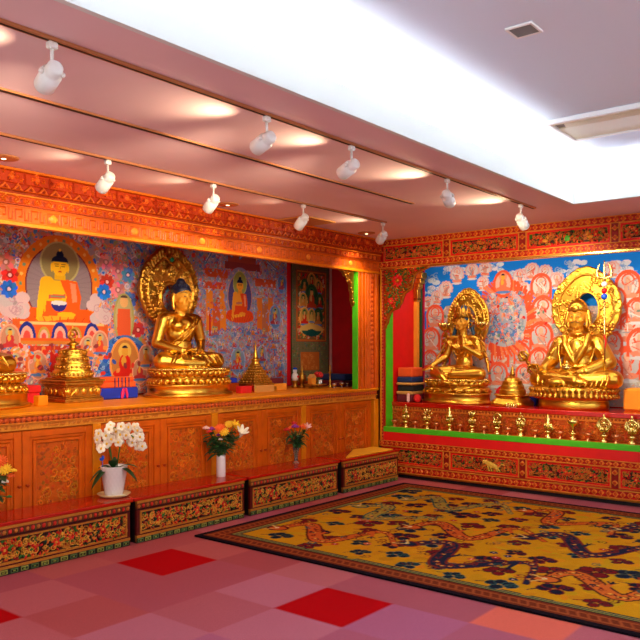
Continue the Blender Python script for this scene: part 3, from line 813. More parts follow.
for k in range(46):
    px, py = 200+g.random()*84, 330+g.random()*52; u, v = A(px, py); figure(cv, u, v, .075+g.random()*.03, g.choice([(190, 60, 50), (210, 110, 50), (96, 116, 170), (170, 90, 100)]), g.choice([(150, 170, 130), (190, 190, 200)]))
for k in range(7):
    u, v = A(222+k*6.2, 331); cv.ell(u, v, .03, .03, (70, 110, 190), clip='up'); cv.ell(u, v, .017, .017, (214, 130, 130), clip='up')
# the smaller seated figure in the blue aureole
cu = A(240, 297); r0 = abs(A(255, 297)[0]-A(225, 297)[0])/2; r1 = abs(A(240, 268)[1]-A(240, 327)[1])/2
great_figure(cv, cu, r0, r1, grey=(88, 74, 130), ring=(150, 140, 176), rim=(226, 140, 70), halo=(150, 150, 70), robe=(232, 70, 22), skin=(240, 150, 40))
# the large seated figure on its lotus throne
c0 = A(60, 286); r0 = (A(101, 286)[0]-A(17, 286)[0])/2; r1 = (A(60, 237)[1]-A(60, 338)[1])/2
a, b = A(12, 338), A(108, 322); cv.rect(a[0], a[1], b[0], b[1], (222, 96, 40))
great_figure(cv, c0, r0, r1)
u, v = A(59, 303); cv.ell(u, v, r0*.19, r1*.17, (46, 44, 130), clip='down'); cv.ell(u, v, r0*.19, r1*.045, (226, 214, 214))
a, b = A(20, 344), A(104, 323); cv.rect(a[0], a[1], b[0], b[1], (228, 96, 36)); cv.rect(a[0], b[1]-.03, b[0], b[1]-.005, (246, 196, 120)); cv.rect(a[0], a[1], b[0], a[1]+.03, (214, 130, 50))
for px in (27, 44, 60, 76, 92):
    u, v = A(px, 338); s = 1.0 if px in (27, 60, 92) else .7
    c = (40, 50, 140) if s == 1 else (196, 160, 70)
    cv.ell(u, v, .088*s, .15*s, c, clip='up'); cv.ell(u, v, .062*s, .11*s, (240, 170, 150), clip='up'); cv.ell(u, v, .036*s, .07*s, (224, 80, 70), clip='up')
for (px0, px1, py0, py1, c) in ((30, 92, 346, 352, (196, 60, 40)), (50, 72, 350, 378, (206, 40, 30)), (22, 36, 352, 372, (226, 110, 46))):
    a, b = A(px0, py1), A(px1, py0); cv.rect(a[0], a[1], b[0], b[1], c)
for (px, py) in ((14, 308), (100, 309)):                          # white clouds beside the throne
    u, v = A(px, py)
    for k in range(9): cv.ell(u+g.uniform(-.09, .09), v+g.uniform(-.10, .10), .07, .055, (212+g.randint(-10, 10), 186, 186))
    for k in range(5): cv.spiral(u+g.uniform(-.08, .08), v+g.uniform(-.09, .09), .045, .008, (196, 150, 160), None, 1.2, k)
for (px, py, c) in ((10, 275, (226, 50, 46)), (9, 289, (46, 120, 220)), (107, 282, (226, 56, 44)), (104, 292, (40, 120, 224)), (118, 271, (232, 130, 140)), (118, 290, (226, 130, 130)), (6, 262, (226, 130, 110)), (106, 262, (226, 150, 140)),
                    (128, 275, (90, 140, 200)), (4, 350, (230, 130, 100)), (130, 300, (84, 130, 200)), (138, 330, (206, 60, 60)), (143, 290, (230, 150, 90)), (20, 352, (236, 190, 180)), (85, 362, (210, 60, 60)), (140, 345, (200, 150, 80))):
    u, v = A(px, py); peony(cv, u, v, .085, c, px*7+py)
u, v = A(124, 318)
cv.ell(u, v, .125, .25, (178, 168, 96)); cv.ell(u, v, .105, .225, (196, 178, 120)); cv.poly([(u-.075, v+.09), (u+.075, v+.09), (u+.085, v-.15), (u+.03, v-.27), (u-.05, v-.27), (u-.085, v-.12)], (234, 96, 52)); cv.ell(u, v+.16, .05, .055, (240, 180, 110)); cv.ell(u, v+.20, .045, .03, (90, 70, 60), clip='up')
u, v = A(125, 362); cv.ell(u, v, .31, .27, (70, 120, 190))
for k in range(220):
    a = g.random()*2*PI; r = .12+.17*g.random(); cv.spiral(u+r*1.05*math.cos(a), v+r*.85*math.sin(a), .026, .010, g.choice([(60, 120, 210), (30, 86, 196), (150, 186, 226), (50, 110, 206), (24, 70, 160)]), None, 1.2, a)
figure(cv, u, v-.02, .30, (226, 40, 30), (240, 190, 80), SKIN, (206, 130, 60))
for (px, py) in ((15, 366), (88, 350), (100, 345), (38, 366), (10, 340), (140, 372), (146, 358)):
    u, v = A(px, py); figure(cv, u, v, .16, g.choice([(226, 80, 50), (206, 60, 60), (230, 130, 60)]), (190, 180, 140), SKIN, (206, 140, 110))
for k in range(60):
    px, py = g.random()*148, 345+g.random()*40; u, v = A(px, py); cv.ell(u, v, .03, .02, g.choice([(226, 60, 40), (60, 90, 180), (240, 150, 70), (150, 60, 60)]), None, g.random()*3)
motley(cv, 160, 61, P2, .010, .02, (A(200, 300)[0], A(200, 300)[1]-.25, A(226, 300)[0], cv.h)); motley(cv, 140, 62, P2, .010, .02, (A(256, 300)[0], A(200, 300)[1]-.25, cv.w, cv.h))
motley(cv, 260, 63, P1, .010, .02, (0, 0, A(100, 346)[0], A(60, 346)[1])); motley(cv, 600, 64, P2, .010, .02, (um, 0, cv.w, A(240, 335)[1]))
cv.rect(cv.w-.062, 0, cv.w, cv.h, (220, 8, 26))
th = cv.build('painted_hanging', M['cloth_paint'], None, (TX, TY0, TZ0), PI/2, .012)
tag(th, 'very large painted wall hanging with big yellow seated figure behind the left statues', 'wall hanging')

# narrow brocade hanging
NY0, NZ0, NW, NH = 7.345, 1.10, .765, 1.57
cv = Canvas(NW, NH, .0075, (112, 110, 74))
for i in range(0, int(NW/.03)):
    cv.rect(i*.03, 0, i*.03+.008, NH, (96, 92, 60))
for j in range(0, int(NH/.03)): cv.rect(0, j*.03, NW, j*.03+.006, (126, 96, 64))
motley(cv, 700, 8, [(120, 120, 80), (96, 100, 66), (134, 92, 66), (86, 96, 74)], .01, .02)
B = lambda px, py: (lambda w: (w[0]-NY0, w[1]-NZ0))(on_x(px, py, TX))
a, b = B(295.5, 339), B(324.5, 272); a = (a[0], a[1]); uu0, uu1, vv0, vv1 = .12, .68, B(309, 339)[1], B(309, 273)[1]
cv.rect(uu0-.03, vv0-.03, uu1+.03, vv1+.03, (170, 66, 30)); cv.frame(uu0-.02, vv0-.02, uu1+.02, vv1+.02, .012, (216, 130, 50)); cv.rect(uu0, vv0, uu1, vv1, (120, 90, 46))
g = random.Random(9); um = (uu0+uu1)/2
motley(cv, 620, 10, [(60, 110, 60), (216, 96, 36), (206, 46, 28), (226, 200, 140), (40, 84, 66), (230, 160, 70), (226, 60, 40)], .012, .03, (uu0+.02, vv0+.02, uu1-.02, vv1-.02))
for k, (du, v, s, rb) in enumerate(((0, 1.27, .16, (206, 50, 30)), (-.17, 1.2, .14, (206, 120, 50)), (.17, 1.2, .14, (206, 60, 40)), (0, 1.03, .26, (206, 70, 30)), (-.2, 1.0, .15, (216, 130, 50)), (.2, 1.0, .15, (190, 50, 30)),
                                    (-.17, .78, .18, (214, 40, 26)), (.16, .78, .18, (206, 120, 50)), (0, .80, .14, (214, 170, 80)))):
    figure(cv, um+du*.85, vv0+(v-.5)*(vv1-vv0)/.9, s*.92, rb, (60, 120, 60), (226, 170, 90), (50, 84, 50) if k % 2 else (206, 150, 70))
cv.ell(um, vv0+.12, .24, .08, (226, 176, 90)); cv.ell(um, vv0+.11, .20, .075, (30, 80, 70), clip='down'); cv.ell(um, vv0+.08, .11, .05, (16, 70, 66))
cv.rect(.18, .16, .56, .40, (186, 92, 32))
for k in range(30): cv.spiral(.20+.34*g.random(), .18+.20*g.random(), .022, .007, (206, 124, 50), None, 1, k)
cv.rect(0, 0, .012, NH, (80, 70, 40)); cv.rect(NW-.012, 0, NW, NH, (80, 70, 40))
nh = thing('brocade_hanging', (TX, NY0+NW/2, NZ0), 'narrow painted hanging with olive brocade border in the far corner of the left shrine', 'wall hanging', PI/2)
cv.build('painting', M['cloth_paint'], nh, (TX, NY0, NZ0), PI/2, .012)
MB().tube([(TX+.012, NY0-.02, NZ0+.012), (TX+.012, NY0+NW+.02, NZ0+.012)], .014).build('roller', M['wood_red'], nh, True)

# sky-blue hanging of the rear shrine
RXa, RXb, RZ0, RH = -5.222, -1.5, .90, 1.80
cv = Canvas(RXb-RXa, RH, .0065, (186, 176, 168))
Bk = lambda px, py: (lambda w: (w[0]-RXa, w[1]-RZ0))(on_y(px, py, NY-.012))
g = random.Random(21)
motley(cv, 5200, 22, [(206, 190, 180), (180, 176, 176), (220, 150, 130), (170, 170, 166), (190, 196, 204), (226, 204, 190), (156, 166, 176)], .012, .026)
sky = Bk(520, 300)[1]
vb = [(0, Bk(421, 330)[1]), Bk(436, 322), Bk(446, 306), Bk(470, 306), Bk(490, 296), Bk(520, 298), Bk(545, 306), Bk(600, 306), Bk(612, 290), Bk(640, 284), (cv.w, Bk(640, 282)[1]), (cv.w, cv.h), (0, cv.h)]
cv.poly(vb, (22, 128, 232))
def cloud(px, py, s, n=7):
    u, v = Bk(px, py)
    for k in range(n): cv.ell(u+g.uniform(-1, 1)*s*1.6, v+g.uniform(-.5, .5)*s, s*.55, s*.3, (g.choice([226, 216, 206]), 222, 232))
    for k in range(n): cv.spiral(u+g.uniform(-1, 1)*s*1.5, v+g.uniform(-.4, .4)*s, s*.4, .009, (150, 180, 216), None, 1.2, k)
for (px, py, s) in ((455, 270, .10), (490, 268, .09), (425, 280, .11), (432, 290, .09), (424, 300, .08), (520, 274, .09), (552, 277, .08), (565, 272, .08), (632, 274, .12), (615, 266, .09), (640, 282, .12), (540, 284, .08), (575, 264, .07)): cloud(px, py, s)
ORR = (236, 92, 52)
def nimbus_figure(px, py, s, strong=1.0, sky_=False):
    """small seated figure inside a coral nimbus"""
    u, v = Bk(px, py); c = (238, 92, 58) if strong > .6 else (226, 150, 140); light = g.choice([(206, 196, 190), (190, 190, 194), (214, 200, 190)])
    if strong > .6:
        cv.ell(u, v+s*.12, s*.56, s*.62, c); cv.ell(u, v+s*.08, s*.43, s*.50, light); cv.rect(u-s*.55, v-s*.5, u-s*.42, v+s*.1, c); cv.rect(u+s*.42, v-s*.5, u+s*.55, v+s*.1, c)
    else:
        for k in range(9): a = -.4+k*(PI+.8)/8; cv.ell(u+s*.48*math.cos(a), v+s*.1+s*.48*math.sin(a), s*.15, s*.13, (222, 176, 170))
        cv.ell(u, v+s*.1, s*.48, s*.5, (216, 208, 208))
    cv.ell(u, v+s*.3, s*.28, s*.28, c, None, 0, .74)
    cv.ell(u, v-s*.36, s*.40, s*.13, (228, 140, 110)); cv.ell(u, v-.02*s, s*.17, s*.30, (214, 160, 140)); cv.ell(u, v+s*.32, s*.11, s*.14, (232, 176, 146))
    for k in range(6): cv.line([(u+g.uniform(-.4, .4)*s, v+g.uniform(-.4, .4)*s), (u+g.uniform(-.4, .4)*s, v+g.uniform(-.4, .4)*s)], .010, g.choice([(150, 150, 160), (230, 90, 60), (236, 226, 220), (200, 120, 100)]))
    cv.ell(u, v-s*.55, s*.42, s*.08, (206, 210, 214))
for (px, py, s, q) in ((446, 290, .17, .4), (457, 276, .17, .4), (472, 272, .16, .4), (485, 270, .15, .4), (437, 298, .15, .5), (428, 304, .15, .5), (520, 278, .16, .5), (532, 272, .16, .5), (545, 274, .16, .5), (557, 281, .15, .5), (524, 290, .14, .5), (612, 270, .15, .5), (483, 284, .14, .5),
                       (435, 318, .24, 1), (431, 341, .25, 1), (430, 362, .22, 1), (443, 363, .2, 1), (428, 376, .2, 1), (541, 288, .24, 1), (543, 312, .27, 1), (541, 338, .27, 1), (539, 362, .24, 1), (522, 356, .2, 1), (524, 376, .2, 1), (503, 382, .2, 1),
                       (500, 358, .22, 1), (498, 376, .24, 1), (628, 287, .26, 1), (629, 330, .27, 1), (627, 366, .3, 1), (612, 345, .22, 1), (640, 345, .26, 1), (612, 372, .22, 1), (637, 312, .22, 1), (612, 320, .2, 1), (523, 305, .18, .8), (556, 350, .2, .9), (448, 340, .18, .7), (616, 300, .2, .7)):
    nimbus_figure(px, py, s, q)
u, v = Bk(504, 318)                                               # central flaming figure
for k in range(70):
    a = k*2*PI/70; r = .36+.06*g.random(); cv.line([(u+.30*math.cos(a), v+.36*math.sin(a)), (u+r*math.cos(a+.12), v+r*1.2*math.sin(a+.12))], .03, g.choice([ORR, (240, 130, 80), (226, 80, 50)]))
cv.ell(u, v, .29, .35, (176, 178, 186)); motley(cv, 260, 30, [(110, 140, 180), (206, 190, 180), (226, 110, 70), (150, 160, 170), (70, 110, 160)], .014, .035, (u-.25, v-.3, u+.25, v+.3))
figure(cv, u, v+.02, .42, (156, 166, 186), (236, 130, 90), (190, 176, 176)); motley(cv, 240, 31, [(120, 150, 190), (216, 200, 190), (230, 110, 70), (170, 176, 186), (90, 120, 160), (240, 150, 120)], .012, .028, (u-.2, v-.27, u+.2, v+.3))
u, v = Bk(503, 284); cv.ell(u, v, .13, .17, ORR); cv.ell(u, v, .10, .13, (226, 180, 160)); figure(cv, u, v, .2, (226, 120, 80), (240, 150, 110))
for k in range(110):
    u, v = g.random()*cv.w, g.random()*(sky-.05); cv.ell(u, v, .022, .014, g.choice([(206, 40, 40), (226, 110, 70), (90, 110, 130), (110, 140, 120)]), None, g.random()*3)
rh = cv.build('painted_hanging', M['cloth_paint'], None, (RXa, NY-.012, RZ0), 0, .012)
tag(rh, 'wide sky-blue painted wall hanging of many small coral figures behind the rear statues', 'wall hanging')
tag(MB().box(TX+.0, TX+.012, 8.125, 8.165, CT, 2.69).build('cloth_border', M['petal_pink'], None, True), 'thin pale pink cloth strip in the far corner of the left shrine', 'cloth strip')
tag(MB().box(-5.232, -5.224, NY-.03, NY-.004, RT, 2.70).build('cloth_border', M['magenta'], None, True), 'thin magenta cloth strip edging the sky-blue hanging at its left', 'cloth strip')

# ================================================================== RUG
UX0, UX1, UY0, UY1 = -4.74, -.6, 4.235, 7.40
cv = Canvas(UX1-UX0, UY1-UY0, .009, (200, 138, 16))
W, H = cv.w, cv.h
NAVY, RUST, OLIVE, CRIM, TEALC = (22, 28, 44), (150, 52, 24), (120, 104, 40), (116, 24, 26), (46, 84, 80)
cv.rect(0, 0, W, H, (22, 16, 24)); cv.rect(.05, .05, W-.05, H-.05, (112, 44, 22))
for (horiz, n) in ((1, 66), (0, 50)):
    for k in range(n):
        for side in (0, 1):
            t = .07+(k+.5)*((W if horiz else H)-.14)/n
            if horiz: u, v = t, (.125 if not side else H-.125); cv.line([(u-.03, v-.04), (u+.02, v-.04), (u-.02, v+.04), (u+.03, v+.04)], .013, (156, 74, 34)); 
            else: u, v = (.125 if not side else W-.125), t; cv.line([(u-.04, v-.03), (u-.04, v+.02), (u+.04, v-.02), (u+.04, v+.03)], .013, (156, 74, 34))
d = .20
for (e, c) in ((0, (36, 34, 30)), (.016, (150, 140, 60)), (.03, (52, 76, 60)), (.045, (170, 140, 60)), (.055, (30, 46, 44)), (.075, (200, 138, 16))):
    cv.rect(d+e, d+e, W-d-e, H-d-e, c)
n = int((W-2*d)/.045)
g = random.Random(41)
f0 = d+.085
def cloud_motif(u, v, s, a):
    c0, c1 = g.choice([(NAVY, TEALC), (NAVY, CRIM), (CRIM, NAVY), (NAVY, (60, 70, 60)), (CRIM, (60, 30, 30))])
    for k in range(5):
        du = (k-2)*s*.30; dv = s*.55*math.sin(k*2.3); x = u+du*math.cos(a)-dv*math.sin(a); y = v+du*math.sin(a)+dv*math.cos(a)
        cv.ell(x, y, s*.40, s*.46, c1, None, a); cv.ell(x, y, s*.31, s*.36, c0, None, a)
    cv.spiral(u+s*.5*math.cos(a), v+s*.5*math.sin(a)+s*.2, s*.3, s*.09, c1, None, 1.2, a)
    cv.line([(u-s*.8*math.cos(a), v-s*.8*math.sin(a)), (u-s*1.5*math.cos(a+.3), v-s*1.5*math.sin(a+.3))], s*.12, c0)
def dragon(u, v, s, a, body, edge):
    pts = []
    for k in range(26):
        t = k/25; x = (t-.5)*s*2.0; y = s*.44*math.sin(t*3.2*PI); pts.append((u+x*math.cos(a)-y*math.sin(a), v+x*math.sin(a)+y*math.cos(a)))
    for (wd, c) in ((.135, edge), (.10, body)):
        for i in range(25): cv.line([pts[i], pts[i+1]], wd*(.75+.6*math.sin(PI*min(1, i/25*1.15)))*(1-.5*i/25), c)
    for i in range(1, 25):
        x, y = pts[i]; cv.spiral(x, y, .03, .012, edge, None, .8, i); cv.ell(x, y, .014, .014, (226, 160, 60))
    for i in range(2, 25, 3):
        x, y = pts[i]; cv.spiral(x+.09*math.cos(i), y+.09*math.sin(i), .05, .014, g.choice([edge, (40, 84, 80), (120, 30, 26)]), None, 1.2, i)
    hx, hy = pts[0]; cv.ell(hx, hy, .10, .085, edge, None, a); cv.ell(hx, hy, .075, .06, body, None, a); cv.ell(hx-.02, hy+.01, .016, .016, (240, 230, 200))
    for k in (-1, 1): cv.line([(hx, hy), (hx-.12*math.cos(a+k*.7), hy-.12*math.sin(a+k*.7))], .018, (210, 170, 90))
    for k in (6, 9, 15, 18):
        x, y = pts[k]; q = a+(1.3 if k % 2 else -1.3); ex, ey = x+.15*math.cos(q), y+.15*math.sin(q); cv.line([(x, y), (ex, ey)], .035, body)
        for f in (-.6, 0, .6): cv.line([(ex, ey), (ex+.06*math.cos(q+f), ey+.06*math.sin(q+f))], .014, NAVY)
    for k in range(3, 24, 2):
        x, y = pts[k]; cv.line([(x, y), (x+.05*math.cos(a+2), y+.05*math.sin(a+2))], .014, CRIM)
for k in range(700):
    u, v = f0+g.random()*(W-2*f0), f0+g.random()*(H-2*f0); cv.ell(u, v, .04+.05*g.random(), .02+.03*g.random(), (200+g.randint(-16, 12), 138+g.randint(-14, 10), 18), None, g.random()*3)
pl = []
for k in range(4000):
    u, v = f0+.06+g.random()*(W-2*f0-.12), f0+.05+g.random()*(H-2*f0-.1)
    if all((u-a)**2*1.0+(v-b)**2*.6 > .215**2 for a, b in pl):
        pl.append((u, v)); cloud_motif(u, v, .085+.075*g.random()*g.random(), g.uniform(-.6, .9))
for k in range(110):
    u, v = f0+g.random()*(W-2*f0), f0+g.random()*(H-2*f0); q = g.random()
    if q < .6: cv.spiral(u, v, .045, .010, g.choice([(120, 90, 40), (60, 80, 70), (150, 60, 30), (90, 40, 30)]), None, 1.2, g.random()*6)
    else: peony(cv, u, v, .035, g.choice([(176, 50, 30), (40, 50, 70), (206, 100, 50)]), k)
drs = [(.9, .75, .55, .25), (2.1, .75, .6, -.2), (3.2, .8, .5, .3), (.85, 1.65, .5, -.3), (1.75, 1.55, .55, .35), (2.75, 1.7, .6, .1), (3.5, 1.6, .4, 1.2), (1.1, 2.45, .55, .15), (2.2, 2.45, .5, -.3), (3.2, 2.5, .55, .2)]
for k, (u, v, s, a) in enumerate(drs):
    dragon(u, v, s, a, *( [((200, 88, 30), (96, 30, 18)), ((30, 36, 56), (120, 40, 30)), ((206, 100, 34), (90, 40, 26)), ((160, 136, 50), (50, 84, 70))][k % 4]))
cv.Z += .002*np.random.RandomState(2).rand(cv.ny, cv.nx)
rug = cv.build('rug', M['wool'], None, (UX0, UY0, .001), 0, .012, flat=True)
tag(rug, 'large gold rug with dark clouds and dragons inside a rust border on the floor', 'rug')

# ================================================================== GILDED STATUES
def hand(mb, w, d, nrm, s=1.0, curl=.5, thumb=1):
    """palm, four unequal bent fingers and a thumb; w wrist, d finger direction, nrm back-of-hand normal"""
    w = Vector(w); d = Vector(d).normalized(); nrm = Vector(nrm); nrm = (nrm-d*nrm.dot(d)).normalized(); sd = d.cross(nrm)
    pc = w+d*.045*s; rot = Matrix((sd, d, nrm)).transposed()
    mb.ell(pc, (.036*s, .048*s, .018*s), 12, 8, rot)
    for k, (o, l) in enumerate(((-.026, .060), (-.009, .070), (.009, .066), (.025, .052))):
        p0 = w+d*.075*s+sd*o*s; d1 = (d-nrm*curl*.5).normalized(); p1 = p0+d1*l*.55*s; d2 = (d-nrm*curl*1.5).normalized(); p2 = p1+d2*l*.5*s
        mb.cap(p0, p1, .0105*s, .0098*s, 8); mb.cap(p1, p2, .0098*s, .008*s, 8)
    t0 = w+d*.03*s+sd*thumb*.03*s; t1 = t0+(d*.6+sd*thumb*.8-nrm*.2).normalized()*.035*s; t2 = t1+(d-nrm*.3).normalized()*.03*s
    mb.cap(t0, t1, .013*s, .011*s, 8); mb.cap(t1, t2, .011*s, .009*s, 8)

def head(mb, c, s=1.0, ears=True):
    x, y, z = c
    mb.ell((x, y+.004, z+.018*s), (.084*s, .092*s, .098*s), 18, 12); mb.ell((x, y-.016*s, z-.045*s), (.064*s, .066*s, .068*s), 16, 10)
    mb.ell((x, y-.052*s, z-.088*s), (.026*s, .026*s, .022*s))                           # chin
    mb.cap((x, y-.086*s, z+.024*s), (x, y-.104*s, z-.028*s), .009*s, .0145*s, 8)          # nose
    for q in (-1, 1):
        mb.ell((x+q*.013*s, y-.092*s, z-.031*s), (.010*s, .010*s, .009*s), 8, 6)
        mb.ell((x+q*.047*s, y-.052*s, z-.028*s), (.030*s, .030*s, .028*s), 10, 8)         # cheek
        mb.limb([(x+q*.012*s, y-.088*s, z+.03*s), (x+q*.036*s, y-.084*s, z+.037*s), (x+q*.06*s, y-.066*s, z+.026*s)], [.007*s, .008*s, .006*s], 8)
        mb.ell((x+q*.034*s, y-.076*s, z+.008*s), (.020*s, .014*s, .010*s), 10, 6)         # lids
        if ears: mb.limb([(x+q*.086*s, y+.008, z+.03*s), (x+q*.092*s, y+.004, z-.02*s), (x+q*.086*s, y, z-.088*s)], [.015*s, .013*s, .015*s], 8)
    mb.ell((x, y-.082*s, z-.053*s), (.023*s, .012*s, .0065*s), 10, 6); mb.ell((x, y-.079*s, z-.066*s), (.018*s, .012*s, .0075*s), 10, 6)   # lips

def face_lines(parent, c, s, dark='navy'):
    x, y, z = c
    for q in (-1, 1):
        MB().tube([(x+q*(.016+.036*t)*s, y-(.0905-.015*t*t*1.4)*s, z+(.006+.003*math.sin(t*PI))*s) for t in (0, .25, .5, .75, 1)], [.0016*s, .0032*s, .0036*s, .003*s, .0016*s], 6).build('eye', M[dark], parent)
        MB().tube([(x+q*(.012+.048*t)*s, y-(.0945-.022*t*t)*s, z+(.034+.009*math.sin(t*PI*.8))*s) for t in (0, .25, .5, .75, 1)], .0020*s, 6).build('brow', M[dark], parent)
def fit(o, k, dx, dy, z0): o.scale = (k, k, k); o.location = (dx, dy, z0*(1-k)); return o

def lotus_base(parent, a, b, h, petals=26, square=False, name='lotus_base'):
    mb = MB(); k = b/a
    prof = [(a*.97, 0), (a*1.0, .02*h), (a*1.0, .09*h), (a*.95, .12*h), (a*.93, .15*h), (a*.93, .36*h), (a*.96, .40*h), (a*.93, .44*h), (a*.86, .47*h), (a*.84, .64*h), (a*.80, .69*h), (a*.84, .86*h), (a*.89, .93*h), (a*.90, .97*h), (a*.87, 1.0*h)]
    base = mb.lathe(prof, n=64, sy=k).build(name, M['gold'], parent)
    p = MB()
    for row, (z, r0, up, pr) in enumerate(((.56*h, .855, -1, .075), (.79*h, .83, 1, .085))):
        for q in range(petals):
            t = 2*PI*(q+.5*row)/petals; c, s_ = math.cos(t), math.sin(t)
            px, py = a*r0*c, b*r0*s_; nx, ny = c/a, s_/b; l = math.hypot(nx, ny); nx, ny = nx/l, ny/l
            tw = 2*PI*a/petals*.44
            rot = Matrix.Rotation(math.atan2(ny, nx), 3, 'Z') @ Matrix.Rotation(.35*up, 3, 'Y')
            p.ell((px+nx*.010, py+ny*.010, z), (.024*h/.3, tw, pr*h*1.35), 10, 7, rot)
            tip = .095*h*(1 if up > 0 else -1)
            p.ell((px+nx*(.024*h/.3+.008), py+ny*(.024*h/.3+.008), z+tip*.75), (.012, tw*.5, .018*h/.3), 8, 6)
    p.build('lotus_petals', M['gold'], base)
    bd = MB(); n = petals*5
    for q in range(n):
        t = 2*PI*q/n; bd.ell((a*.90*math.cos(t), b*.90*math.sin(t), .945*h), (.012*h/.3,)*3, 6, 4)
    bd.build('bead_row', M['gold_pale'], base)
    return base

def halo(parent, cx, cz, y, rx, rz, hole, seed, point=.12, mtl='gold_dark', thick=.03, amp=.02, ang=(0, 2*PI), border=2):
    """openwork aureole: rx,rz outer half sizes; hole=(dx,dz,hx,hz)"""
    cv = Canvas(rx*2.6, rz*2.8, .006, (0, 0, 0)); g = random.Random(seed); u0, v0 = cv.w/2, cv.h/2
    cv.Z[:] = .15
    for k in range(int(rx*rz*1900)):
        u, v = u0+g.uniform(-1.1, 1.1)*rx, v0+g.uniform(-1.2, 1.3)*rz; cv.ell(u, v, .012, .008, None, .25+.4*g.random(), g.random()*3, dome=True)
    for k in range(int(rx*rz*620)):
        u, v = u0+g.uniform(-1.1, 1.1)*rx, v0+g.uniform(-1.2, 1.3)*rz; cv.spiral(u, v, .026+.02*g.random(), .010, None, .9, 1.3, g.random()*6, g.choice((-1, 1)))
    nt, nr = 300, 56; vs = []; fs = []
    full = abs(ang[1]-ang[0]-2*PI) < 1e-3
    def outer(t):
        e = 1+point*max(0, math.sin(t))**10+.007*math.sin(26*t); return cx+rx*e*math.cos(t)*(1+.0*t), cz+rz*e*math.sin(t)
    def inner(t): return cx+hole[0]+hole[2]*math.cos(t), cz+hole[1]+hole[3]*math.sin(t)
    for i in range(nt):
        t = ang[0]+(ang[1]-ang[0])*i/(nt if full else nt-1)
        (ox, oz), (ix, iz) = outer(t), inner(t)
        for j in range(nr):
            q = j/(nr-1); x, z = ix+(ox-ix)*q, iz+(oz-iz)*q
            iu = int((x-cx+u0)/cv.w*(cv.nx-1)); iv = int((z-cz+v0)/cv.h*(cv.ny-1))
            Z = cv.Z[max(0, min(cv.ny-1, iv)), max(0, min(cv.nx-1, iu))]
            if q < .08 or (border and .66 < q < .72): Z = 1.3
            if border and .72 <= q: Z = .55+.55*Z+.16*math.sin(t*52)*(border > 1)
            if q > .97: Z = .1
            vs.append((x, y-Z*amp, z))
    nb = len(vs)
    for i in range(nt):
        for j in range(nr): x, _, z = vs[i*nr+j]; vs.append((x, y+thick, z))
    rng_i = range(nt) if full else range(nt-1)
    for i in rng_i:
        i2 = (i+1) % nt
        for j in range(nr-1):
            a, b, c, d = i*nr+j, i2*nr+j, i2*nr+j+1, i*nr+j+1; fs.append((a, b, c, d)); fs.append((nb+d, nb+c, nb+b, nb+a))
        for j in (0, nr-1): a, b = i*nr+j, i2*nr+j; fs.append((a, nb+a, nb+b, b))
    if not full:
        for i in (0, nt-1):
            for j in range(nr-1): a, b = i*nr+j, i*nr+j+1; fs.append((a, b, nb+b, nb+a))
    mb = MB(); mb.add(vs, fs, True)
    return mb.build('halo', M[mtl], parent)

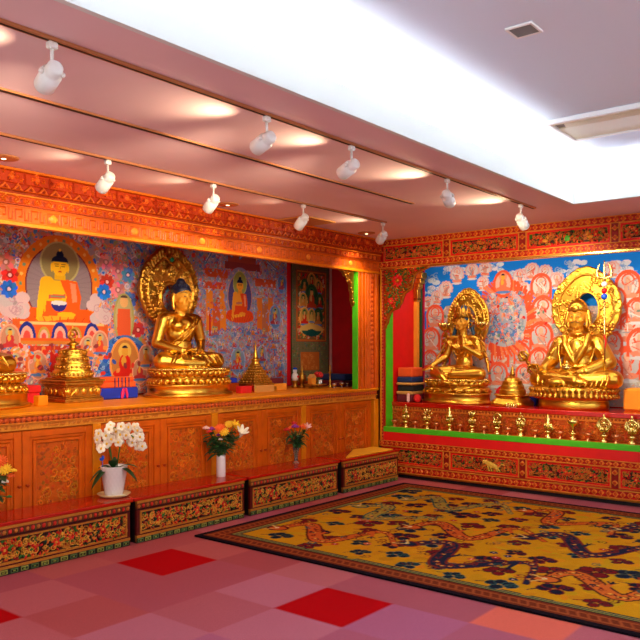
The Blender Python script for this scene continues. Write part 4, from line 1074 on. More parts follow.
# ---- the seated bare-shouldered figure of the left wall
def seated_sage(loc, label, rz):
    t = thing('buddha_statue', loc, label, 'statue', rz, None)
    h = .285
    lotus_base(t, .50, .37, h, 34)
    mb = MB(); S = h-.012
    P = lambda x, y, z: (x, y, z+S)
    mb.ell(P(0, .06, .09), (.19, .15, .10), 18, 10); mb.ell(P(0, .06, .20), (.142, .112, .12), 18, 10); mb.ell(P(0, .05, .33), (.158, .115, .12), 18, 12); mb.ell(P(0, .05, .42), (.180, .11, .09), 18, 10)
    mb.ell(P(-.07, -.02, .40), (.072, .055, .058)); mb.ell(P(.07, -.02, .40), (.072, .055, .058))
    mb.cap(P(-.17, .05, .465), P(.17, .05, .465), .062, .062); mb.cap(P(0, .045, .46), P(0, .03, .60), .060, .050)
    hc = P(0, .012, .665); head(mb, hc, 1.12)
    for q in (-1, 1):                                             # crossed legs, soles upward
        mb.limb([P(q*.11, .02, .085), P(q*.335, -.12, .070), P(q*.16, -.215+.02*(q > 0), .052+.02*(q > 0)), P(-q*.05, -.26+.03*(q > 0), .050+.03*(q > 0))], [.100, .074, .058, .044])
        for k in range(4): mb.limb([P(q*(.29-.07*k), -.245-.01*(q > 0), .055), P(q*(.25-.07*k), -.235, .105+.02*(q > 0)), P(q*(.20-.06*k), -.18, .14)], [.010, .013, .008], 8)
        mb.ell(P(-q*.12, -.215+.03*(q > 0), .078+.03*(q > 0)), (.085, .036, .026), 12, 8, Matrix.Rotation(-q*.25, 3, 'Z'))
        mb.limb([P(q*.195, .05, .455), P(q*.268, .055, .24), P(q*.11, -.15, .165)], [.064, .050, .034])
    hand(mb, P(.11, -.150, .160), (-1, -.12, -.05), (0, .1, -1), 1.05, .25, 1); hand(mb, P(-.11, -.155, .176), (1, -.10, .0), (0, .1, -1), 1.05, .25, -1)
    for pts, rr in (([(.17, .0, .50), (.10, -.06, .44), (0, -.082, .36), (-.10, -.07, .28), (-.155, .02, .22)], .011), ([(.20, .0, .48), (.13, -.06, .41), (.03, -.080, .32), (-.08, -.075, .24), (-.145, 0, .19)], .009)):
        mb.limb([P(*p) for p in pts], [rr]*len(pts), 8)
    mb.limb([P(-.16, -.04, .16), P(0, -.085, .15), P(.16, -.04, .16)], [.012]*3, 8)
    for k in range(6): mb.limb([P(-.16+k*.06, -.16-.02*(k % 2), .03), P(-.12+k*.05, -.26, .02), P(-.08+k*.04, -.30, .010)], [.018, .014, .008], 8)
    for q in (-1, 1): mb.limb([P(q*.2, .0, .15), P(q*.30, -.08, .152), P(q*.37, -.13, .135)], [.010, .010, .008], 8)
    body = link('body', sculpt(mb, 'sage_body', .008, 2), M['gold'], t)
    matte_face(body, hc, .105); fit(body, 1.07, -.075, .02, S); body.scale.x = 1.0; body.rotation_euler = (0, 0, R(-7))
    hb = MB(); x, y, z = hc
    hb.ell((x, y+.016, z+.056), (.099, .105, .094), 24, 14); hb.ell((x, y+.02, z+.135), (.050, .050, .055), 18, 10)
    for i in range(7):
        for k in range(18):
            th = .1+i*.19; a = 2*PI*k/18+i*.17
            if math.sin(a) < -.25 and i > 4: continue
            hb.ell((x+.093*math.sin(th)*math.cos(a), y+.014+.099*math.sin(th)*math.sin(a), z+.052+.09*math.cos(th)), (.013, .013, .013), 6, 5)
    hair = hb.build('hair', M['navy'], body)
    MB().ell((x, y+.02, z+.198), (.014, .014, .024), 10, 8).build('crest_jewel', M['gold'], hair)
    face_lines(body, hc, 1.12)
    ha = halo(t, 0, 1.095, .30, .385, .41, (-.01, -.10, .115, .14), 3, .10, amp=.028)
    gm = MB().ell((0, .275, 1.40), (.028, .018, .028), 14, 9).build('green_gem', M['gem_green'], ha)
    mb = MB()                                                     # winged guardian around the gem
    for q in (-1, 1):
        mb.limb([(q*.02, .275, 1.36), (q*.09, .27, 1.42), (q*.07, .272, 1.50)], [.012, .016, .008], 8); mb.limb([(q*.03, .27, 1.33), (q*.07, .27, 1.28), (q*.05, .275, 1.22)], [.014, .012, .006], 8)
    mb.tube([(.045*math.cos(a*PI/8), .272, 1.40+.045*math.sin(a*PI/8)) for a in range(17)], .011, 8)
    mb.build('guardian_relief', M['gold_dark'], ha)
    MB().box(-.05, .05, .29, .33, .05, .72, .01).build('halo_post', M['gold_dark'], t)
    return t
sage = seated_sage((-5.905, 5.21, CT), 'complete golden buddha statue with dark blue hair and tall carved halo', PI/2)
sage['group'] = 'golden buddha statues of the left altar'
s2 = copy_tree(sage); s2.location = (-5.96, 2.96, CT); s2['label'] = 'golden statue cut off by the left edge, only its lotus base and knee in view'

# ---- crowned figure of the rear shrine
def crowned(loc):
    t = thing('tara_statue', loc, 'golden crowned goddess statue with raised hand and lotus flowers, left of the two rear statues', 'statue', -.06)
    h = .295; lotus_base(t, .455, .32, h, 17)
    mb = MB(); S = h-.01
    P = lambda x, y, z: (x, y, z+S)
    mb.ell(P(0, .05, .085), (.165, .13, .095), 16, 10); mb.ell(P(.0, .05, .20), (.105, .085, .12), 16, 10); mb.ell(P(0, .045, .33), (.122, .092, .11), 16, 12); mb.ell(P(0, .045, .42), (.14, .085, .08), 16, 10)
    for q in (-1, 1): mb.ell(P(q*.058, -.030, .375), (.052, .050, .050))
    mb.cap(P(-.15, .045, .475), P(.15, .045, .475), .048, .048); mb.cap(P(0, .04, .47), P(0, .025, .61), .046, .040)
    hc = P(.0, .01, .675); head(mb, hc, .92)
    mb.limb([P(.10, .0, .08), P(.30, -.10, .07), P(.0, -.20, .06)], [.092, .070, .046]); mb.ell(P(-.08, -.205, .065), (.075, .032, .024))
    mb.limb([P(-.10, .0, .08), P(-.29, -.12, .075), P(-.12, -.235, .03), P(-.04, -.27, -.02)], [.092, .072, .048, .036]); mb.ell(P(-.02, -.29, -.03), (.07, .036, .026), 12, 8, Matrix.Rotation(.5, 3, 'Z'))
    mb.limb([P(-.165, .045, .47), P(-.225, .02, .27), P(-.33, -.12, .165)], [.050, .040, .027]); hand(mb, P(-.33, -.12, .165), (-.55, -.6, -.5), (0, .55, -.8), .95, .15, 1)
    mb.limb([P(.165, .045, .47), P(.235, .0, .28), P(.10, -.13, .385)], [.050, .040, .027]); hand(mb, P(.10, -.13, .385), (-.25, -.1, 1), (0, 1, .1), .95, .25, 1)
    for q in (-1, 1):
        mb.tube([P(q*.225+.036*math.cos(a*PI/8), .02+.036*math.sin(a*PI/8), .30) for a in range(17)], .010, 6)
        mb.tube([P(q*.18+.052*math.cos(a*PI/8), .045+.052*math.sin(a*PI/8), .40) for a in range(17)], .010, 6)
        mb.ell(P(q*.185, -.012, .425), (.022, .014, .022))
    mb.tube([P(.11*math.sin(a), -.035-.055*math.cos(a*.8), .46-.10*math.cos(a)) for a in [x*.2-1.4 for x in range(15)]], .009, 6)
    mb.tube([P(.10*math.sin(a), -.035-.05*math.cos(a*.8), .42-.20*math.cos(a)) for a in [x*.2-1.4 for x in range(15)]], .008, 6)
    for k in range(9): mb.ell(P(-.06+.015*k, -.088, .33-.05*math.sin(k/8*PI)), (.010, .010, .012), 6, 5)
    mb.tube([P(.135*math.cos(a*PI/10), .05+.11*math.sin(a*PI/10), .135) for a in range(21)], .016, 6)
    for k in range(7): mb.ell(P(-.12+.04*k, -.075-.02*math.sin(k/6*PI), .105), (.014, .012, .024), 8, 6)
    body = link('body', sculpt(mb, 'crowned_body', .008, 2), M['gold'], t)
    matte_face(body, hc, .088); fit(body, 1.03, .075, 0, S)
    x, y, z = hc; face_lines(body, hc, .92, 'maroon_cloth')
    hb = MB().ell((x, y+.018, z+.036), (.088, .090, .080), 20, 12).ell((x, y+.03, z+.13), (.045, .045, .07), 14, 9)
    for q in (-1, 1): hb.limb([(x+q*.085, y+.03, z), (x+q*.12, y+.03, z-.10), (x+q*.15, y+.03, z-.20), (x+q*.165, y+.02, z-.27)], [.022, .022, .020, .012], 8)
    hb.build('hair', M['teal'], body)
    cr = MB(); cr.tube([(x+.090*math.cos(a*PI/12), y+.01+.092*math.sin(a*PI/12), z+.058) for a in range(25)], .011, 8)
    for k, a in enumerate((-PI/2, -PI/2-.62, -PI/2+.62, -PI/2-1.25, -PI/2+1.25)):
        s_ = 1.5 if k == 0 else 1.25
        cx_, cy_ = x+.098*math.cos(a), y+.01+.1*math.sin(a); rot = Matrix.Rotation(a, 3, 'Z')
        cr.ell((cx_, cy_, z+.10), (.010, .028*s_, .050*s_), 10, 8, rot); cr.ell((cx_, cy_, z+.10+.058*s_), (.007, .010, .026), 8, 6, rot); cr.ell((cx_+.012*math.cos(a), cy_+.012*math.sin(a), z+.095), (.008, .012, .014), 8, 6, rot)
    for q in (-1, 1):
        cr.tube([(x+q*.105+.026*math.cos(a*PI/8), y, z-.035+.026*math.sin(a*PI/8)) for a in range(17)], .009, 6)
        cr.ell((x+q*.115, y+.01, z+.06), (.02, .014, .03), 8, 6); cr.limb([(x+q*.11, y+.01, z+.04), (x+q*.155, y+.02, z+.02), (x+q*.165, y+.02, z-.06)], [.010, .012, .005], 8)
    cr.build('crown', M['gold_dark'], body)
    for q, base in ((-1, (-.34, -.08, .20)), (1, (.13, -.08, .36))):
        ls_ = MB(); top = (q*.265, .03, .60)
        ls_.limb([P(*base), P(q*.29, .0, .34), P(q*.235, .04, .48), P(*top)], [.012, .011, .011, .010], 8)
        for k in range(9): ls_.ell(P(q*(.285-.008*k)+.025*(1 if k % 2 else -1), .02, .26+.035*k), (.046, .010, .022), 8, 6, Matrix.Rotation(.7*(1 if k % 2 else -1), 3, 'Y'))
        st = fit(ls_.build('lotus_stem', M['gold_dark'], t), 1.0, .07, 0, S)
        fl = MB().ell(P(top[0], top[1], top[2]+.05), (.036, .036, .045))
        for k in range(9):
            a = 2*PI*k/9; fl.ell(P(top[0]+.05*math.cos(a), top[1]+.05*math.sin(a), top[2]+.035), (.018, .034, .062), 8, 6, Matrix.Rotation(a, 3, 'Z') @ Matrix.Rotation(.55, 3, 'Y'))
        fl.build('lotus_flower', M['gold_pale'], st)
    for q in (-1, 1):
        sc = MB().limb([P(q*.17, .09, .50), P(q*.23, .10, .42), P(q*.26, .10, .30), P(q*.30, .09, .20), P(q*.33, .06, .10)], [.016, .026, .022, .026, .012], 8)
        fit(sc.build('scarf', M['gold_dark'], t), 1.0, .07, 0, S)
    halo(t, .05, 1.0, .17, .29, .35, (0, -.02, .125, .19), 5, .14, 'gold', .025, .022)
    MB().box(-.04, .04, .165, .20, .2, .72, .008).build('halo_post', M['gold_dark'], t)
    return t
tara = crowned((-4.535, 8.26, RT))

# ---- robed figure with hat, trident staff and thunderbolt
def robed(loc):
    t = thing('guru_statue', loc, 'golden robed guru statue with hat, broad halo and trident staff', 'statue', .06)
    h = .25
    mb = MB(); a, k = .47, .33/.47
    base = mb.lathe([(a*.78, 0), (a*.80, .02), (a*.80, .085), (a*.76, .095), (a*.90, .105), (a*.97, .12), (a*1.0, .14), (a*1.0, .205), (a*.97, .23), (a*.92, .245), (a*.88, h)], n=72, sy=k).build('lotus_base', M['gold'], t)
    p = MB()
    for row in range(2):
        for q in range(46):
            th_ = 2*PI*(q+.5*row)/46; c, s_ = math.cos(th_), math.sin(th_); rot = Matrix.Rotation(math.atan2(s_/k, c), 3, 'Z')
            p.ell((a*1.0*c, a*k*1.0*s_, .150+.045*row), (.014, .024, .036), 8, 6, rot @ Matrix.Rotation(.3*(1 if row else -1), 3, 'Y')); p.ell((a*1.03*c, a*k*1.03*s_, .135+.07*row), (.008, .013, .012), 6, 5)
    p.build('lotus_petals', M['gold_dark'], base)
    mb = MB(); S = h-.012
    P = lambda x, y, z: (x, y, z+S)
    mb.ell(P(0, .06, .10), (.24, .17, .12), 18, 10); mb.ell(P(0, .055, .26), (.185, .14, .16), 18, 12); mb.ell(P(0, .05, .40), (.195, .13, .13), 18, 12)
    mb.cap(P(-.16, .05, .49), P(.16, .05, .49), .078, .078); mb.cap(P(0, .04, .52), P(0, .02, .66), .066, .054)
    hc = P(-.0, .0, .755); head(mb, hc, 1.14)
    for q in (-1, 1): mb.limb([P(q*.13, .02, .09), P(q*.40, -.09, .085), P(-q*.05, -.235+.02*q, .07)], [.125, .105, .07])
    mb.ell(P(-.16, -.285, .055), (.105, .045, .042), 12, 8); mb.ell(P(.10, -.27, .06), (.09, .045, .04), 12, 8)
    mb.limb([P(-.20, .05, .48), P(-.29, .03, .29), P(-.33, -.12, .20)], [.088, .082, .058]); mb.limb([P(-.33, -.12, .20), P(-.365, -.20, .205)], [.042, .03]); hand(mb, P(-.365, -.20, .21), (-.45, -.6, .25), (-.3, .2, .9), 1.1, .8, -1)
    mb.limb([P(.20, .05, .48), P(.32, .03, .27), P(.15, -.17, .175)], [.092, .088, .06]); mb.limb([P(.15, -.17, .175), P(.07, -.215, .165)], [.042, .032]); hand(mb, P(.09, -.215, .165), (-1, -.1, .0), (0, .15, -1), 1.1, .35, 1)
    for pts in ([(-.15, -.06, .54), (-.10, -.10, .44), (-.03, -.105, .34), (.02, -.10, .26)], [(.15, -.06, .54), (.10, -.10, .46), (.03, -.112, .38), (-.05, -.11, .28)], [(-.20, .0, .50), (-.18, -.08, .36), (-.14, -.11, .2)], [(.21, .0, .50), (.19, -.08, .36), (.15, -.12, .22)],
                [(-.17, -.09, .16), (0, -.135, .14), (.17, -.09, .16)], [(-.15, -.08, .24), (0, -.115, .22), (.15, -.08, .24)]):
        mb.limb([P(*p_) for p_ in pts], [.013]*len(pts), 8)
    for q in (-1, 1): mb.limb([P(q*.13, -.045, .55), P(q*.11, -.085, .45), P(q*.05, -.10, .34), P(q*.0, -.10, .26)], [.034, .036, .034, .03], 10)
    mb.ell(P(0, -.06, .40), (.10, .05, .13)); mb.tube([P(.075*math.cos(a_*PI/8), .035+.075*math.sin(a_*PI/8), .575) for a_ in range(17)], .022, 8)
    for q in (-1, 1):
        for k2 in range(5): mb.limb([P(q*(.16+.05*k2), -.10-.02*k2, .18-.01*k2), P(q*(.18+.05*k2), -.20, .10), P(q*(.16+.05*k2), -.235, .02)], [.012, .014, .010], 8)
        for k2 in range(4): mb.limb([P(q*(.215+.02*k2), -.03, .44-.05*k2), P(q*(.28+.02*k2), -.06, .36-.045*k2)], [.010, .012], 8)
        mb.limb([P(q*.29, .0, .24), P(q*.32, -.05, .10), P(q*.38, -.06, .02)], [.05, .05, .02], 10)
    for k2 in range(9): mb.limb([P(-.24+.06*k2, -.29, .05), P(-.22+.055*k2, -.305, .005)], [.016, .010], 8)
    body = link('body', sculpt(mb, 'robed_body', .0085, 2), M['gold'], t)
    matte_face(body, hc, .108); fit(body, 1.0, .045, 0, S)
    x, y, z = hc; face_lines(body, hc, 1.14)
    mo = MB()
    for q in (-1, 1): mo.tube([(x+q*.008, y-.110, z-.050), (x+q*.03, y-.102, z-.052), (x+q*.05, y-.086, z-.062)], [.004, .004, .001], 6)
    mo.build('moustache', M['navy'], body)
    hb = MB(); n = 28
    hb.lathe([(.096, .066), (.104, .074), (.110, .09), (.104, .12), (.088, .155), (.062, .185), (.036, .20), (.022, .205), (.016, .23), (.008, .29), (.002, .33)], (x, y+.012, z), n, 1, 1.05)
    for q in (-1, 1): hb.limb([(x+q*.108, y+.02, z+.07), (x+q*.122, y+.015, z+.0), (x+q*.135, y+.01, z-.09)], [.022, .026, .014], 10)
    hb.ell((x, y-.105, z+.095), (.045, .014, .042), 10, 8); hb.ell((x, y-.12, z+.10), (.016, .010, .016), 8, 6)
    hat = hb.build('hat', M['gold'], body)
    for q in (-1, 1): MB().tube([(x+q*.155+.036*math.cos(a_*PI/8), y+.0, z-.12+.036*math.sin(a_*PI/8)) for a_ in range(17)], .011, 6).build('earring', M['gold_dark'], body)
    cup = MB().lathe([(.02, 0), (.05, .015), (.064, .05), (.060, .06), (.045, .055)], P(0, -.225, .165), 18)
    cup.ell(P(0, -.225, .23), (.035, .035, .028)); cup.ell(P(0, -.225, .262), (.014, .014, .028)); cup.build('skull_cup', M['gold_pale'], t)
    v = MB(); c0 = Vector(P(-.415, -.26, .26)); d = Vector((-.55, -.1, .8)).normalized(); e = d.cross(Vector((0, 1, 0))).normalized(); f = d.cross(e)
    v.ell(c0, (.022, .022, .022))
    for sg in (-1, 1):
        v.tube([c0, c0+d*sg*.15], [.015, .008], 8)
        for k2 in range(4):
            w_ = e*math.cos(k2*PI/2)+f*math.sin(k2*PI/2); v.limb([c0+d*sg*.03, c0+d*sg*.07+w_*.055, c0+d*sg*.12+w_*.046, c0+d*sg*.15], [.009, .015, .011, .006], 8)
    v.build('thunderbolt', M['gold_dark'], t)
    ha = halo(t, .075, 1.12, .20, .385, .40, (.02, -.03, .12, .18), 8, .13, 'gold', .025, .022, border=1)
    MB().box(-.05, .05, .19, .23, .25, .85, .008).build('halo_post', M['gold_dark'], t)
    s0, s1 = Vector(P(.37, -.13, .04)), Vector(P(.335, -.02, 1.15))
    st = MB().tube([s0, s1], .010, 10)
    up = (s1-s0).normalized(); sx_ = Vector((1, 0, 0))
    st.limb([s1, s1+up*.21], [.014, .005], 8)
    for q in (-1, 1): st.limb([s1+up*.02, s1+sx_*q*.07+up*.035, s1+sx_*q*.075+up*.10, s1+sx_*q*.05+up*.18], [.013, .014, .013, .005], 8)
    st.ell(s1+up*.01, (.02, .02, .02))
    stf = st.build('trident_staff', M['gold_pale'], t)
    for (q, m_, r) in ((-.045, 'bead_white', .030), (-.115, 'bead_red', .032), (-.18, 'bead_blue', .034)):
        MB().ell(s1+up*q, (r, r, r), 14, 9).build('bead', M[m_], stf)
    rb = MB()
    rb.limb([s0+up*.52+Vector((0, -.015, 0)), s0+up*.45+Vector((.02, -.02, 0)), s0+up*.38+Vector((.01, -.02, 0))], [.008, .010, .004], 6); rb.build('red_ribbon', M['red_cloth'], stf)
    lo = MB()
    c1 = Vector(P(.34, .06, .62))
    for k2 in range(9): a_ = 2*PI*k2/9; lo.ell(c1+Vector((.05*math.cos(a_), 0, .05*math.sin(a_))), (.030, .016, .020), 8, 6, Matrix.Rotation(-a_, 3, 'Y'))
    lo.ell(c1, (.03, .02, .03)); lo.limb([c1, P(.33, .05, .45), P(.30, .0, .30)], [.012, .012, .012], 8); lo.build('shoulder_lotus', M['gold_dark'], t)
    return t
guru = robed((-3.11, 8.285, RT))

# ================================================================== STUPAS
def stupa_square(loc, label):
    t = thing('stupa', loc, label, 'stupa', PI/2)
    mb = MB(); s = .195
    for (e, z0, z1) in ((1.0, 0, .035), (.95, .035, .05), (.90, .05, .14), (.95, .14, .155), (1.0, .155, .18), (1.06, .18, .20), (.88, .20, .215)): mb.box(-s*e, s*e, -s*e, s*e, z0, z1, .006)
    b = mb.build('throne', M['gold_dark'], t)
    r = MB()
    for f in range(4):
        m = Matrix.Rotation(f*PI/2, 4, 'Z')
        n0 = len(r.v)
        for q in range(5): r.ell((-.15+.075*q, -s*.90, .095), (.028, .012, .03), 8, 6)
        for q in range(2): r.limb([(-.13+q*.26, -s*.9, .06), (-.1+q*.2, -s*.9-.004, .10), (-.14+q*.28, -s*.9, .13)], [.008]*3, 6)
        r.xf(n0, m)
    r.build('throne_reliefs', M['gold'], b)
    mb = MB(); mb.lathe([(.175, .215), (.178, .23), (.17, .26), (.172, .275), (.155, .28), (.158, .30), (.15, .325), (.152, .34), (.138, .345), (.142, .36), (.134, .395), (.138, .405), (.12, .41), (.124, .425), (.114, .45), (.118, .46), (.09, .468), (.07, .475), (.035, .48), (.03, .50), (.05, .505), (.055, .52), (.03, .53), (.022, .545)], n=40)
    tr = mb.build('tiers', M['gold'], t)
    for (rr, z, n) in ((.172, .245, 30), (.153, .31, 26), (.136, .38, 24), (.118, .44, 20)):
        bd = MB()
        for q in range(n): bd.ell((rr*math.cos(2*PI*q/n), rr*math.sin(2*PI*q/n), z), (.012, .012, .016), 6, 5)
        bd.build('bead_row', M['gold_dark'], tr)
    f = MB(); f.tube([(.045*math.cos(a*PI/12), 0, .60+.045*math.sin(a*PI/12)) for a in range(25)], .010, 8); f.ell((0, 0, .60), (.022, .014, .022)); f.limb([(0, 0, .54), (0, 0, .56)], [.014, .016]); f.limb([(0, 0, .645), (0, 0, .685)], [.010, .003])
    f.build('finial', M['gold_dark'], t)
    return t
stupa_square((-6.04, 3.95, CT), 'square-based golden stupa between the two left-altar buddha statues')

def stupa_bell(loc, label):
    t = thing('stupa', loc, label, 'stupa', 0, 'bell stupas of the rear shrine')
    n = 48; mb = MB(); vs = []; fs = []
    prof = [(.205, .0, .00), (.21, .0, .015), (.20, .02, .03), (.18, .005, .06), (.16, 0, .085), (.15, 0, .10), (.175, 0, .11), (.175, 0, .125), (.15, 0, .13)]
    for (r, lift, z) in prof:                                     # a flared square skirt with lifted corners
        for k in range(n):
            a = 2*PI*k/n; c, s_ = math.cos(a), math.sin(a); q = (abs(c)**5+abs(s_)**5)**(-1/5); cr = abs(math.sin(2*a))**6
            vs.append((r*q*c, r*q*s_, z+.028*cr*(r/.21)**3*(z > .001)))
    for i in range(len(prof)-1):
        for k in range(n): fs.append((i*n+k, i*n+(k+1) % n, (i+1)*n+(k+1) % n, (i+1)*n+k))
    fs.append(tuple(range(n-1, -1, -1))); fs.append(tuple(range((len(prof)-1)*n, len(prof)*n)))
    mb.add(vs, fs, True); b = mb.build('skirt_base', M['gold'], t)
    ft = MB()
    for q in range(5): ft.limb([(.03+.028*q, -.21, .035), (.03+.028*q, -.222, .004)], [.010, .006], 6)
    ft.build('tassels', M['gold_pale'], b)
    MB().lathe([(.150, .13), (.154, .145), (.146, .175), (.150, .185), (.132, .19), (.136, .20), (.128, .225), (.131, .235), (.114, .24), (.117, .25), (.110, .275), (.112, .285), (.092, .29), (.088, .315), (.066, .325), (.036, .332), (.028, .35)], n=36).build('tiers', M['gold'], t)
    MB().lathe([(.026, .35), (.034, .36), (.024, .372), (.028, .385), (.018, .395), (.022, .408), (.012, .42), (.016, .435), (.006, .45), (.002, .475)], n=16).build('spire', M['gold_dark'], t)
    return t
st_ = stupa_bell((-3.79, 8.21, RT), 'small golden stupa standing between the two rear statues')
st2 = copy_tree(st_); st2.location = (-2.13, 8.22, RT); st2['label'] = 'golden stupa cut off by the right edge, only the corner of its base in view'

def pagoda(loc):
    t = thing('stupa', loc, 'small golden pagoda with a tall spire behind the little gilt box', 'stupa', PI/2)
    mb = MB().box(-.17, .17, -.17, .17, 0, .05, .005).box(-.15, .15, -.15, .15, .05, .09, .005); mb.build('plinth', M['gold_dark'], t)
    r = MB()
    for q in range(7):
        e = 1-q*.115; r.box(-.135*e, .135*e, -.135*e, .135*e, .09+q*.03, .112+q*.03, .004); r.box(-.12*e, .12*e, -.12*e, .12*e, .108+q*.03, .122+q*.03)
        for f in range(4):
            m = Matrix.Rotation(f*PI/2, 4, 'Z'); n0 = len(r.v)
            for k in range(5): r.ell((-.11*e+.055*e*k, -.137*e, .105+q*.03), (.012, .010, .018), 6, 5)
            r.xf(n0, m)
    r.build('tiers', M['gold_dark'], t)
    MB().lathe([(.05, .29), (.055, .31), (.04, .33), (.055, .345), (.05, .36), (.028, .37), (.032, .385), (.022, .40), (.026, .415), (.018, .43), (.02, .445), (.012, .46), (.012, .50), (.004, .545)], n=16).build('spire', M['gold'], t)
    return t
pagoda((-5.93, 6.20, CT))

# ================================================================== SMALL THINGS ON THE LONG ALTAR
def one(mb, name, m, label, cat, group=None): return tag(mb.build(name, M[m] if isinstance(m, str) else m, world=True), label, cat, group)
Yx = lambda px, X: on_x(px, 380, X)[0]
rb = thing('box', (-6.17, 3.585, CT), 'red lidded box behind the yellow block, between the cut-off statue and the square stupa', 'box', PI/2)
MB().box(-.075, .075, -.08, .08, 0, .09, .006).build('base', M['red_cloth'], rb); MB().box(-.085, .085, -.09, .09, .09, .155, .01).build('lid', M['red_cloth'], rb)
one(MB().box(-5.82, -5.74, 3.435, 3.525, CT, CT+.085, .006), 'wooden_block', 'wood_light', 'small plain yellow wooden block at the altar edge beside the cut-off statue', 'block')
bb = thing('wrapped_book', (-6.12, 4.40, CT), 'long blue cloth-wrapped book left of the complete buddha statue, underneath an orange one', 'wrapped book', PI/2)
MB().box(-.22, .24, -.13, .13, 0, .105, .012).build('wrapping', M['blue_cloth'], bb)
mb = MB(); mb.limb([(.06, -.132, .09), (.05, -.135, .05), (.04, -.14, .008)], [.012, .018, .010], 8); mb.limb([(.09, -.132, .09), (.10, -.135, .04), (.10, -.14, .008)], [.012, .014, .008], 8); mb.build('magenta_tag', M['magenta'], bb)
bo = thing('wrapped_book', (-6.12, 4.41, CT+.105), 'orange cloth-wrapped book lying on the long blue one', 'wrapped book', PI/2)
MB().box(-.21, .21, -.12, .12, 0, .055, .010).box(-.20, .19, -.115, .115, .055, .10, .010).build('wrapping', M['orange_cloth'], bo)
mb = MB()
for k in range(5): mb.box(-.04+.04*k, -.032+.04*k, -.124, -.118, .005, .095)
mb.build('tie_cords', M['navy_cloth'], bo)
y = 5.90
one(MB().box(-6.14, -5.96, 5.83, 5.98, CT, CT+.10, .006), 'wooden_stand', 'wood_red', 'low red-brown stand just right of the complete buddha statue', 'stand')
sb = thing('wrapped_book', (-6.05, 5.905, CT+.10), 'small navy wrapped book with a green stone on the low stand', 'wrapped book', PI/2)
MB().box(-.065, .065, -.07, .07, 0, .055, .008).build('wrapping', M['blue_cloth'], sb); MB().ell((-.03, -.03, .066), (.02, .02, .016)).build('green_stone', M['gem_green'], sb)
ya, yb2 = Yx(241, -5.72), Yx(253, -5.72); one(MB().box(-5.80, -5.72, ya, yb2-.01, CT, CT+.075, .006), 'box', 'red_cloth', 'little red box left of the gilt box in front of the pagoda', 'box')
ya, yb2 = Yx(254, -5.72), Yx(275, -5.72)
gb = thing('box', (-5.735, (ya+yb2)/2, CT), 'little plain gilt box in front of the golden pagoda', 'box', PI/2); w = (yb2-ya)/2-.012
MB().box(-w, w, -.015, .025, 0, .072, .004).build('body', M['tan_cloth'], gb); MB().box(-w-.004, -w+.014, -.02, .026, 0, .085, .003).build('corner_strip', M['gold_pale'], gb)
ya, yb2 = Yx(273, -5.85), Yx(287, -5.85)
ob = one(MB().box(-6.0, -5.85, ya, yb2, CT, CT+.075, .006), 'box', 'saffron', 'orange box under a maroon book, right of the gilt box', 'box')
one(MB().box(-6.02, -5.86, ya-.05, yb2-.04, CT+.075, CT+.135, .008), 'wrapped_book', 'maroon_cloth', 'maroon wrapped book lying on the orange box', 'wrapped book')
fx = -6.05
f_ = thing('figurine', (fx, Yx(295, fx), CT), 'tiny white and blue figurine on a gilt pedestal', 'figurine', PI/2)
MB().lathe([(.04, 0), (.045, .02), (.03, .04), (.032, .07), (.045, .08), (.045, .09)], n=16).build('pedestal', M['gold_dark'], f_)
MB().lathe([(.035, .09), (.042, .12), (.036, .16), (.02, .185)], n=16).ell((0, 0, .205), (.026, .026, .028)).build('body', M['white'], f_)
MB().lathe([(.03, .222), (.022, .24), (.004, .25)], n=14).build('blue_hat', M['bead_blue'], f_); MB().ell((.01, -.038, .135), (.016, .01, .016)).build('red_sash', M['bead_red'], f_)
v_ = thing('gilt_urn', (fx, Yx(302, fx), CT), 'slender gilt urn with a spire beside the white figurine', 'urn', PI/2)
MB().lathe([(.04, 0), (.045, .015), (.02, .03), (.022, .05), (.05, .09), (.052, .12), (.025, .16), (.03, .175), (.012, .19), (.016, .22), (.008, .26), (.002, .30)], n=18).build('body', M['gold_dark'], v_); MB().tube([(.05, 0, .10), (.075, 0, .12), (.06, 0, .15)], .006).build('handle', M['gold_dark'], v_)
px_ = -5.82; yy = Yx(315, px_)
pl_ = thing('plate', (px_, yy, CT), 'round gilt plate holding a tiny house and a red flower', 'plate', PI/2)
MB().lathe([(.08, 0), (.08, .01), (.03, .02), (.03, .03), (.135, .04), (.14, .052), (.13, .05), (.03, .042)], n=32).build('dish', M['gold_dark'], pl_)
hs = thing('toy_house', (px_-.01, yy-.045, CT+.046), 'tiny yellow house model on the round gilt plate', 'model house', PI/2)
MB().box(-.04, .04, -.03, .03, 0, .08).build('walls', M['saffron'], hs); MB().prism([(-.05, .078), (.05, .078), (.0, .125)], -.036, .036).build('roof', M['tan_cloth'], hs)
rf = thing('flower', (px_+.01, yy+.05, CT+.046), 'red flower head standing on the round gilt plate', 'flower', PI/2)
mb = MB()
for k in range(14): a = k*2.4; r = .018+.0028*k; mb.ell((r*math.cos(a), r*math.sin(a)*.7, .115+.016*math.sin(k*1.7)), (.024, .02, .022), 8, 6)
mb.build('petals', M['petal_red'], rf); MB().tube([(0, 0, 0), (0, 0, .11)], .008).build('stem', M['stem'], rf)
for k, dx in enumerate((-.005, .035)):
    one(MB().lathe([(.012, 0), (.015, .02), (.010, .035), (.012, .05)], (px_+.075-.01*k, yy+dx, CT+.05), 10), 'candle', 'white', 'tiny white candle on the gilt plate, %s of the pair' % ('left' if k == 0 else 'right'), 'candle', 'tiny candles on the plate')
cs = thing('candlestick', (-5.80, Yx(330, -5.80), CT), 'tall thin gilt candlestick near the far end of the left altar', 'candlestick', PI/2)
MB().lathe([(.045, 0), (.045, .012), (.016, .025), (.010, .05), (.016, .07), (.010, .09), (.010, .17), (.022, .18), (.024, .19), (.01, .195)], n=18).build('stick', M['gold'], cs); MB().lathe([(.011, .195), (.010, .27), (.002, .275)], n=10).build('candle', M['tan_cloth'], cs)
